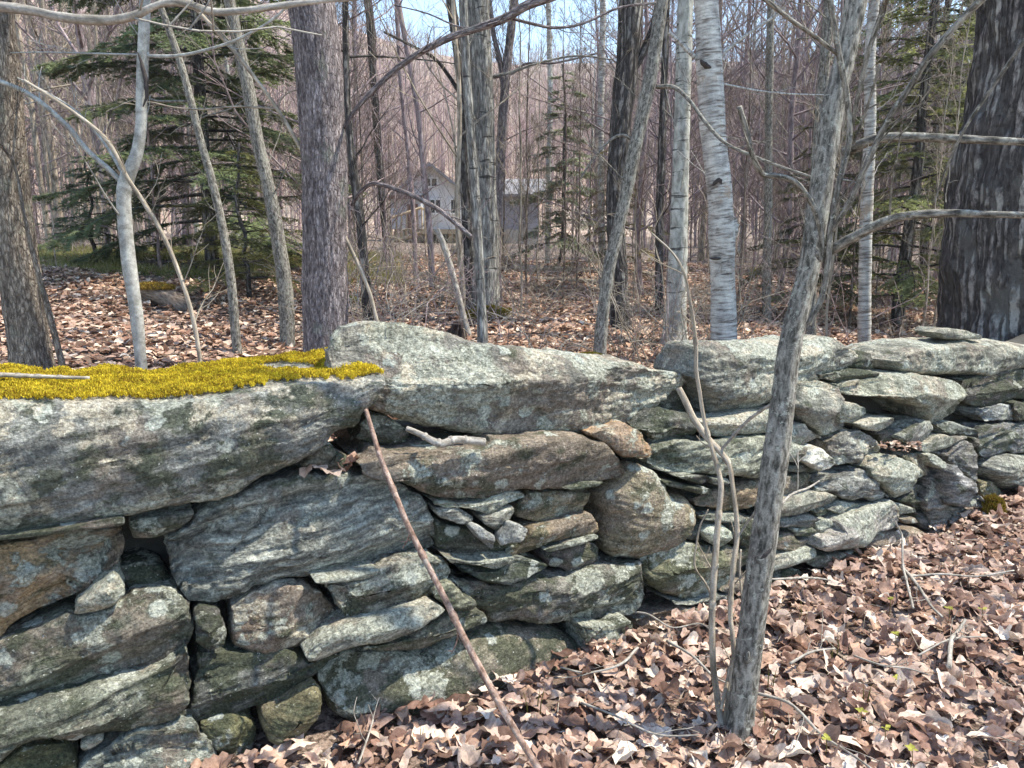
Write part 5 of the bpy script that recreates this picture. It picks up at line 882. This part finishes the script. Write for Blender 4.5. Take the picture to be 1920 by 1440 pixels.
def slab_moss(n, rg):
    o, C, T, N = SLAB['o'], SLAB['C'], SLAB['T'], SLAB['N']; s0, s1 = SLAB['O'][:, 0].min(), SLAB['O'][:, 0].max(); ng = 260, 90
    ss = np.linspace(s0, s1, ng[0]); dd = np.linspace(-0.515, 0.05, ng[1]); G = np.stack(np.meshgrid(ss, dd, indexing='ij'), -1).reshape(-1, 2)
    XY = C[:2] + G[:, :1] * T[:2] + G[:, 1:] * N[:2]; z = drop_on(o, XY)
    top = np.nanmax(z); 
    q = np.c_[XY, z]; okz = ~np.isnan(z); rel = q - CAMP; dep = rel[:, 1] * CP - rel[:, 2] * SP; px = 960 + F_PX * rel[:, 0] / dep; v = (rel[:, 1] * SP + rel[:, 2] * CP) / dep; py = 720 - F_PX * v
    front = np.interp(px, [-200, 0, 60, 127, 200, 293, 367, 417, 450, 533, 600, 660, 702], [760, 749, 752, 752, 746, 750, 743, 737, 728, 716, 711, 712, 705]) + fbm(np.c_[px * 0.06, py * 0 + 3, 0 * px], 4, 0.65) * 7
    bald = ((px - 535) / 56) ** 2 + ((py - 690) / 8.5) ** 2 + fbm(np.c_[px * .06, py * .15, 0 * px], 2) * 0.35 < 1
    keep = okz & (py < front) & ~bald & (z > top - 0.16)
    cov = G[keep]; zz = z[keep]; k = rg.integers(0, len(cov), n); g = cov[k] + np.c_[rg.uniform(-.5, .5, n) * (ss[1] - ss[0]), rg.uniform(-.5, .5, n) * (dd[1] - dd[0])]
    bump = 0.006 + 0.015 * np.clip(fbm(np.c_[g * 12, 0 * g[:, 0]], 3) * 0.6 + 0.5, 0, 1)
    P = np.c_[C[:2] + g[:, :1] * T[:2] + g[:, 1:] * N[:2], zz[k] + bump * rg.uniform(0.3, 1.0, n)]
    return P, np.ones(n)
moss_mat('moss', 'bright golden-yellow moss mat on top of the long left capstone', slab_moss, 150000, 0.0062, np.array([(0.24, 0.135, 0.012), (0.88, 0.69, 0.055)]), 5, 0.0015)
def clump(cx, cy, cz, rx, ry, rz):
    def fn(n, rg):
        q = rg.normal(size=(n, 3)); q /= np.linalg.norm(q, axis=1)[:, None]; q[:, 2] = np.abs(q[:, 2]); q = q * (1 + 0.25 * fbm(q * 3 + cx, 2)[:, None]); return np.array([cx, cy, cz]) + q * np.array([rx, ry, rz]), np.ones(n)
    return fn
def solid_clump(o, c, r, mat, seed):
    pass
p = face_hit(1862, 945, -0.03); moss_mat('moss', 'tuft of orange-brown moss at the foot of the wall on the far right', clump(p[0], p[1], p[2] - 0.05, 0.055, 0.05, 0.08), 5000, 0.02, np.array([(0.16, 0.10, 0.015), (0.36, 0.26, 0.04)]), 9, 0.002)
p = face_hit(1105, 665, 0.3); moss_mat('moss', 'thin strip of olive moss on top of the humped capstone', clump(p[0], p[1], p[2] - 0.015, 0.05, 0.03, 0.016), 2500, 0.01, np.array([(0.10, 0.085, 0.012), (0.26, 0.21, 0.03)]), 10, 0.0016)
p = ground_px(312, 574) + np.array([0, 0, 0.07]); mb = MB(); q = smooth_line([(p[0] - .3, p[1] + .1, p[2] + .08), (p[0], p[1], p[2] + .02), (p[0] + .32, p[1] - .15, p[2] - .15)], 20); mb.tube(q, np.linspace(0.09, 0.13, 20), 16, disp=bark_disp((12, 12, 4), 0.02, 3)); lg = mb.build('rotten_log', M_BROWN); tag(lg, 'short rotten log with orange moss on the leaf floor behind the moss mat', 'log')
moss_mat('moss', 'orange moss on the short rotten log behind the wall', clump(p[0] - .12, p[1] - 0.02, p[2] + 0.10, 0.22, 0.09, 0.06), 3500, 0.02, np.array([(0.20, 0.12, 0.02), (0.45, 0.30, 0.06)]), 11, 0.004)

p = at(925, 606, 8.2); p[2] = gz1(p[0], p[1]); moss_mat('moss', 'brownish-green moss round the root flare of the thickest central aspen', clump(p[0] - .06, p[1] + .1, p[2], 0.26, 0.22, 0.16), 6000, 0.025, np.array([(0.10, 0.085, 0.015), (0.30, 0.24, 0.05)]), 12, 0.004)
# ------------------------------------------------------------------ stump and logs behind the wall
x, y = ground_at(852, 7.0); mb = MB(); zz = gz1(x, y); mb.tube(np.c_[np.full(14, x) + np.linspace(0, .03, 14), np.full(14, y), zz - 0.05 + np.linspace(0, .24, 14)], np.linspace(0.13, 0.035, 14), 40, disp=lambda b, r: fbm(b * np.array([30, 30, 5]), 4) * 0.05 * r / 0.08 - (b[:, 2] > 0.16) * 0.03 * pn(b * 40))
tag(mb.build('rotten_stump', mat_plain('rotten_wood', (0.045, 0.032, 0.03), 0.95, 0.6, 25, stretch=(3, 3, 1), bump=0.01)), 'dark crumbling stump at the foot of the aspen cluster', 'stump')
for lab, a, b, Y0, Y1, r in (('long pale fallen log lying right of the aspen cluster', (960, 512), (1235, 524), 12.5, 12.0, 0.07), ('second fallen log just below the long pale one', (1000, 530), (1180, 545), 11.5, 11.2, 0.05), ('curved fallen branch on the leaves behind the humped capstone', (1062, 560), (1165, 640), 8.5, 7.0, 0.03), ('thick rotten log beside the dark trunk of the aspen cluster', (852, 470), (880, 520), 10.5, 9.8, 0.10)):
    A, B = ground_px(*a), ground_px(*b); A[2] += r * 0.9; B[2] += r * 0.9; q = smooth_line([A, (A + B) / 2 + np.array([0.05, .08, 0.03]), B], 24)
    mb = MB(); mb.tube(q, np.linspace(r, r * 0.75, 24), 12, disp=bark_disp((20, 20, 5), r * 0.08, Y0)); tag(mb.build('fallen_log', M_TAN), lab, 'log')

# ------------------------------------------------------------------ grass clearing at the left
rg = np.random.default_rng(14); n = 42000; Y = rg.uniform(9.8, 15.5, n); X = rg.uniform(-0.72, -0.14, n) * Y; okk = pn(np.c_[X * 0.6, Y * 0.6, 0 * X]) > -0.35; X, Y = X[okk], Y[okk]; n = len(X)
P = np.c_[X, Y, gz(X, Y)]; d = rg.normal(0, 0.5, (n, 3)); d[:, 2] = 1; a = rg.normal(size=(n, 3)); a[:, 2] = 0; a /= np.linalg.norm(a, axis=1)[:, None]; L = rg.uniform(0.06, 0.15, (n, 1)); w = 0.007
v = np.stack([P - a * w, P + a * w, P + d * L], 1).reshape(-1, 3); c = np.where(rg.uniform(size=(n, 1)) < 0.5, np.array([[0.25, 0.26, 0.07]]), np.array([[0.42, 0.37, 0.18]])) * rg.uniform(0.7, 1.2, (n, 1))
mb = MB(); mb.add(v, None, np.arange(n * 3).reshape(-1, 3), None, np.repeat(c, 3, 0)); tag(mb.build('grass', M_NEEDLE, smooth=False), 'patch of short green grass in the clearing at the left', 'grass', kind='stuff')

# ------------------------------------------------------------------ sticks and saplings before the wall
def rod(name, label, cat, px, offs, hw, mat, twigs=(), group=None, sides=10, kind='face', tail=None):
    px = np.array(px, float); P = []
    for (x, y), o in zip(px, np.broadcast_to(np.asarray(offs, float), (len(px),))):
        P.append(face_hit(x, y, -o) if kind == 'face' else (at(x, y, o)))
    P = np.array(P); r = np.broadcast_to(np.asarray(hw, float), (len(P),)) * P[:, 1] / F_PX
    q = smooth_line(np.c_[P, r], max(24, len(P) * 9)); mb = MB(); mb.tube(q[:, :3], q[:, 3], sides, disp=bark_disp((60, 60, 25), 0.0006, px[0, 0]))
    rg = np.random.default_rng(int(abs(px[0, 0]))); 
    for t in twigs:
        a = int(t * (len(q) - 2)); dr = q[a + 1, :3] - q[a, :3]; dr /= np.linalg.norm(dr); limb(mb, q[a, :3], dr + perp(dr, rg), rg.uniform(0.05, 0.22), max(0.001, q[a, 3] * 0.4), rg, 1, kids=(2, 2))
    for t in (0.23, 0.41, 0.58, 0.77):
        a = int(t * (len(q) - 4)); mb.tube(q[a:a + 4, :3], q[a:a + 4, 3] * np.array([1.0, 1.28, 1.25, 1.0]), sides, cap=False)
    return tag(mb.build(name, mat), label, cat, group)
rod('stick', 'long reddish-brown stick leaning on the wall from the leaves', 'stick', [(686, 768), (700, 815), (716, 865), (740, 925), (765, 985), (803, 1062), (838, 1130), (872, 1200), (905, 1262), (940, 1325), (975, 1385), (1015, 1450), (1040, 1490)], [0.03 + (y_ - 768) / 722 * 0.70 for y_ in (768, 815, 865, 925, 985, 1062, 1130, 1200, 1262, 1325, 1385, 1450, 1490)], [4.2, 4.6, 5, 5.5, 5.8, 6.2, 6.4, 6.8, 7, 7.2, 7.4, 7.6, 7.6], M_STICK, (0.35, 0.6))
rod('sapling', 'tall thin sapling stem rising past the white cobble above the wall top', 'sapling', [(1352, 1360), (1343, 1293), (1337, 1243), (1335, 1160), (1340, 1060), (1348, 960), (1352, 911), (1345, 876), (1336, 845), (1327, 814), (1318, 775), (1312, 736), (1305, 692), (1305, 655), (1301, 610), (1293, 560), (1283, 513), (1263, 477), (1223, 438)], [2.12, 2.18, 2.2, 2.22, 2.26, 2.3, 2.32, 2.34, 2.36, 2.38, 2.4, 2.4, 2.4, 2.4, 2.4, 2.4, 2.4, 2.42, 2.45], [7.5, 7, 7, 6.8, 6.4, 6, 5.6, 5, 4.6, 4.2, 4, 3.8, 3.8, 3.8, 3.6, 3, 2.6, 2.2, 1.4], M_TAN, (0.3, 0.55, 0.8, 0.9), kind='abs')
rod('sapling', 'sapling stem that bends left into a thick snapped end under the second capstone', 'sapling', [(1370, 1450), (1360, 1377), (1367, 1293), (1376, 1243), (1373, 1187), (1369, 1153), (1375, 1060), (1382, 1010), (1380, 960), (1374, 911), (1367, 872), (1350, 846), (1327, 822), (1300, 784), (1285, 752), (1273, 728)], [2.02, 2.1, 2.16, 2.18, 2.2, 2.22, 2.25, 2.28, 2.3, 2.33, 2.36, 2.4, 2.44, 2.5, 2.53, 2.55], [6, 6, 5.6, 5.2, 5, 5, 5.4, 5, 4.8, 4.6, 5, 6, 6.5, 6.8, 6.8, 6], M_TAN, (0.25, 0.45, 0.5), kind='abs')
rod('twig', 'pale straight twig slanting up from the sapling joint to the slim grey tree', 'twig', [(1353, 843), (1378, 814), (1404, 787), (1430, 768), (1452, 754)], [2.4, 2.38, 2.35, 2.3, 2.26], [3, 3, 3, 3, 2.6], M_GREYW, kind='abs')
rod('sapling', 'thin upright shoot beside the slim grey tree near its foot', 'sapling', [(1352, 1330), (1372, 1240), (1388, 1180), (1392, 1130), (1387, 1075), (1389, 1030)], [2.12, 2.2, 2.24, 2.26, 2.3, 2.32], [4, 3.6, 3, 2.6, 2.2, 1.6], M_TAN, (0.5, 0.7), kind='abs')
rod('twig', 'thin curved twig arching left of the sapling stems', 'twig', [(1338, 1180), (1333, 1120), (1325, 1098), (1303, 1062), (1306, 1020), (1313, 985), (1328, 955)], [2.26, 2.3, 2.3, 2.33, 2.34, 2.35, 2.36], [2.6, 2.4, 2.2, 2, 1.8, 1.6, 1.2], M_TAN, kind='abs')
rod('twig', 'pale side twig crossing the dark triangular stone to the slim grey tree', 'twig', [(1385, 1005), (1398, 985), (1412, 965), (1424, 946)], [2.28, 2.28, 2.26, 2.24], [2.2, 2, 2, 1.6], M_GREYW, kind='abs')
rod('branch_piece', 'stubby grey broken branch wedged under the humped capstone', 'branch', [(762, 803), (790, 815), (815, 828), (830, 832), (850, 825), (880, 826), (908, 829)], [-.06, -.03, 0.0, .01, .01, .01, .01], [5, 6, 7, 8, 7.5, 7.5, 8], M_GREYW, kind='face')
rod('twig', 'thick grey twig lying on the moss mat at the left edge', 'twig', [(-60, 702), (0, 703), (60, 705), (110, 707), (168, 709)], [2.02, 2.05, 2.09, 2.12, 2.16], [5, 4.6, 4, 3.6, 3.4], M_GREYW, kind='abs')
rod('twig', 'curled white shoot growing rightward from the slim grey tree beside the pinkish stone', 'twig', [(1466, 945), (1480, 930), (1495, 922), (1515, 915), (1536, 902)], [2.2, 2.25, 2.3, 2.35, 2.4], [2.4, 2.2, 2.2, 2, 1.6], M_GREYW, (0.5,), kind='abs')
rod('twig', 'horizontal white twig low between the slim grey tree and the bottom stones', 'twig', [(1445, 1086), (1475, 1085), (1505, 1083), (1540, 1085), (1556, 1088)], [2.15, 2.2, 2.28, 2.35, 2.4], [2, 2.2, 2, 2, 1.4], M_GREYW, (0.4,), kind='abs')
rod('twig', 'forked upright twig before the two-toned bottom boulder', 'twig', [(1712, 1140), (1700, 1090), (1693, 1060), (1692, 1015), (1690, 1000), (1675, 972)], [2.75, 2.95, 3.05, 3.15, 3.2, 3.2], [2.6, 2.4, 2.2, 2, 1.6, 1.2], M_GREYW, (0.8,), kind='abs')
# twigs lying on the front leaves
def ground_twig(label, px, hw, mat=M_GREYW, lift=0.062, tw=(0.4, 0.7)):
    px = np.array(px, float); P = on_ground(px[:, 0], px[:, 1], 0.045); P[:, 2] = gz(P[:, 0], P[:, 1]) + lift + 0.012 * np.sin(np.arange(len(P)) * 2.1); r = np.linspace(hw, hw * 0.6, len(P)) * P[:, 1] / F_PX
    q = smooth_line(np.c_[P, r], 30); mb = MB(); mb.tube(q[:, :3], q[:, 3], 8, disp=bark_disp((60, 60, 25), 0.0006, px[0, 0])); rg = np.random.default_rng(int(abs(px[0, 1])))
    for t in tw: a = int(t * 28); dr = q[a + 1, :3] - q[a, :3]; dr /= np.linalg.norm(dr); nd = dr + perp(dr, rg) * 0.7; nd[2] = abs(nd[2]) * 0.3; limb(mb, q[a, :3], nd, rg.uniform(0.06, 0.2), 0.0016, rg, 1, 0.0, kids=(1, 1))
    return tag(mb.build('twig', mat), label, 'twig')
for lab, px, hw in (('bent pale stick lying on the leaves towards the right edge', [(1778, 1262), (1782, 1215), (1792, 1195), (1808, 1175)], 5), ('long thin twig running from the slim grey tree towards the bottom right', [(1415, 1310), (1480, 1335), (1540, 1380), (1600, 1425), (1640, 1460)], 3.5), ('long twig across the leaves below the two-toned boulder', [(1690, 1075), (1715, 1110), (1745, 1145), (1765, 1170)], 4), ('thin straight twig lying level near the right edge', [(1690, 1095), (1760, 1092), (1830, 1086), (1900, 1078)], 2.6), ('arching bramble twig in the leaves left of the sapling roots', [(1195, 1228), (1160, 1265), (1100, 1268), (1050, 1262)], 3), ('tangled thin twig below the squarish block', [(1180, 1160), (1215, 1170), (1260, 1185), (1310, 1182), (1340, 1205)], 2.2), ('thin twig crossing the leaves at the sapling roots', [(1250, 1215), (1300, 1250), (1345, 1280), (1400, 1300)], 3), ('twig lying in the leaves near the bottom edge left of the sapling roots', [(1090, 1330), (1150, 1360), (1230, 1385), (1310, 1392)], 2.6), ('pale twig poking from the leaves at the very bottom centre', [(672, 1440), (690, 1395), (700, 1350)], 2.4), ('slender twig lying across the leaves at right below the tall upright block', [(1720, 1240), (1780, 1215), (1850, 1200)], 2.2), ('short forked twig in the leaves beside the bent pale stick', [(1480, 1255), (1520, 1238), (1565, 1222)], 3), ('crooked twig lying left of the bent pale stick', [(1600, 1240), (1650, 1262), (1700, 1258), (1740, 1275)], 2.4)):
    ground_twig(lab, px, hw)
# small green shoots
def seedling(x, y, lab, seed):
    rg = np.random.default_rng(seed); p = on_ground(x, y + 12); z = gz1(p[0], p[1]) + 0.02; h = rg.uniform(0.045, 0.07); root = thing('seedling', lab, 'seedling', (p[0], p[1], z), 'yellow-green seedlings in the front leaves'); MB().tube([(0, 0, -.02), (0.004, 0, h * .5), (0.002, .003, h)], 0.0014, 5, (0.20, 0.16, 0.05)).build('stem', M_NEEDLE, root); mb = MB()
    for k in range(rg.integers(3, 6)):
        th = k * 2.4 + rg.uniform(0, 1); L = rg.uniform(0.012, 0.022); d = np.array([math.cos(th), math.sin(th), 0.35]); s = np.array([-math.sin(th), math.cos(th), 0]); b = np.array([0.002, .003, h])
        v = [b, b + d * L * .5 + s * L * .38, b + d * L + np.array([0, 0, -.003]), b + d * L * .5 - s * L * .38, b + d * L * .5 + np.array([0, 0, -.002])]; mb.add(v, None, [(0, 4, 1), (1, 4, 2), (2, 4, 3), (3, 4, 0)], None, np.array([0.42, 0.42, 0.09]) * rg.uniform(0.8, 1.2))
    mb.build('leaf_tuft', M_NEEDLE, root, smooth=False)
for k, (x, y, lab) in enumerate(((1545, 1420, 'yellow-green seedling nearest the bottom edge of the frame'), (1655, 1395, 'small seedling in the leaves right of the one at the bottom edge'), (1610, 1368, 'seedling with two pale leaves midway up the front leaves'), (1678, 1298, 'bright seedling in the middle of the right-hand leaves'), (1665, 1152, 'bushier seedling just below the two-toned boulder'), (1775, 1172, 'seedling beside the bent pale stick'), (1838, 1165, 'seedling nearest the right edge of the frame'), (1675, 1220, 'tiny seedling left of the bent pale stick'), (1705, 1440, 'seedling cut by the bottom edge at right'))): seedling(x, y, lab, 300 + k)
def shoot(x, y, lab, seed):
    rg = np.random.default_rng(seed); p = on_ground(x, y); z = gz1(p[0], p[1]); mb = MB()
    for k in range(3):
        a = rg.normal(0, .012, 2); h = rg.uniform(0.06, 0.12); mb.tube([(a[0], a[1], -.02), (a[0] * 1.2, a[1] * 1.2, h * .5), (a[0] * 1.8, a[1] * 1.8, h)], [0.0022, 0.002, 0.0005], 5, (0.17, 0.15, 0.04))
    o = mb.build('grass_shoot', M_NEEDLE); o.location = (p[0], p[1], z); tag(o, lab, 'shoot', 'thin green shoots in the front leaves')
for k, (x, y, lab) in enumerate(((1440, 1300, 'thin green shoots right of the foot of the slim grey tree'), (1565, 1255, 'thin green shoots in the middle of the front leaves'), (1440, 1385, 'thin green shoots near the bottom edge beside the slim grey tree'), (785, 1410, 'thin green shoots in the leaves below the big rounded bottom boulder'), (1620, 1330, 'thin brown-green shoots between the seedlings'), (1505, 1185, 'thin green shoots below the lowest greenish stone'), (1000, 1345, 'thin green shoots beside the lower part of the leaning stick'))): shoot(x, y, lab, 400 + k)
# leaves caught in the gap under the first capstone
mb = MB(); rg = np.random.default_rng(9); C = face_hit(610, 884, 0.03); m = 9; X = C[0] + rg.uniform(-.07, .07, m); scatter(mb, leaf_templates(6, 2, 12, 4), X, wall_y(X) + 0.17 + rg.uniform(-.03, .05, m), C[2] + rg.uniform(-.015, .01, m), 0.027, 0.5, rg); tag(mb.build('leaf_litter', M_LEAF), 'few red-brown leaves caught in the gap under the mossy capstone', 'leaf litter', kind='stuff')

mb = MB(); rg = np.random.default_rng(19); m = 36; cc = np.array([face_hit(px, py, -0.02) for px, py in zip(rg.uniform(1655, 1735, m), rg.uniform(832, 848, m))]); scatter(mb, leaf_templates(6, 2, 12, 5), cc[:, 0], cc[:, 1] + 0.03, cc[:, 2] + 0.0, 0.018, 0.6, rg); tag(mb.build('leaf_litter', M_LEAF), 'rusty leaf crumbs heaped on the tumbled stones at right', 'leaf litter', kind='stuff')

HAZE = 0.0009
hm = bpy.data.materials.new('spring_haze'); hm.use_nodes = True; hn = hm.node_tree; hn.nodes.remove(hn.nodes['Principled BSDF'])
pv = hn.nodes.new('ShaderNodeVolumePrincipled'); pv.inputs['Color'].default_value = (0.86, 0.84, 0.88, 1); pv.inputs['Density'].default_value = HAZE; pv.inputs['Anisotropy'].default_value = 0.2
hn.links.new(pv.outputs[0], hn.nodes['Material Output'].inputs['Volume'])
if HAZE: tag(MB().box((-330, -80, -4), (330, 330, 112)).build('haze', hm, smooth=False), 'thin pale spring haze over the whole wood', 'haze', kind='stuff')
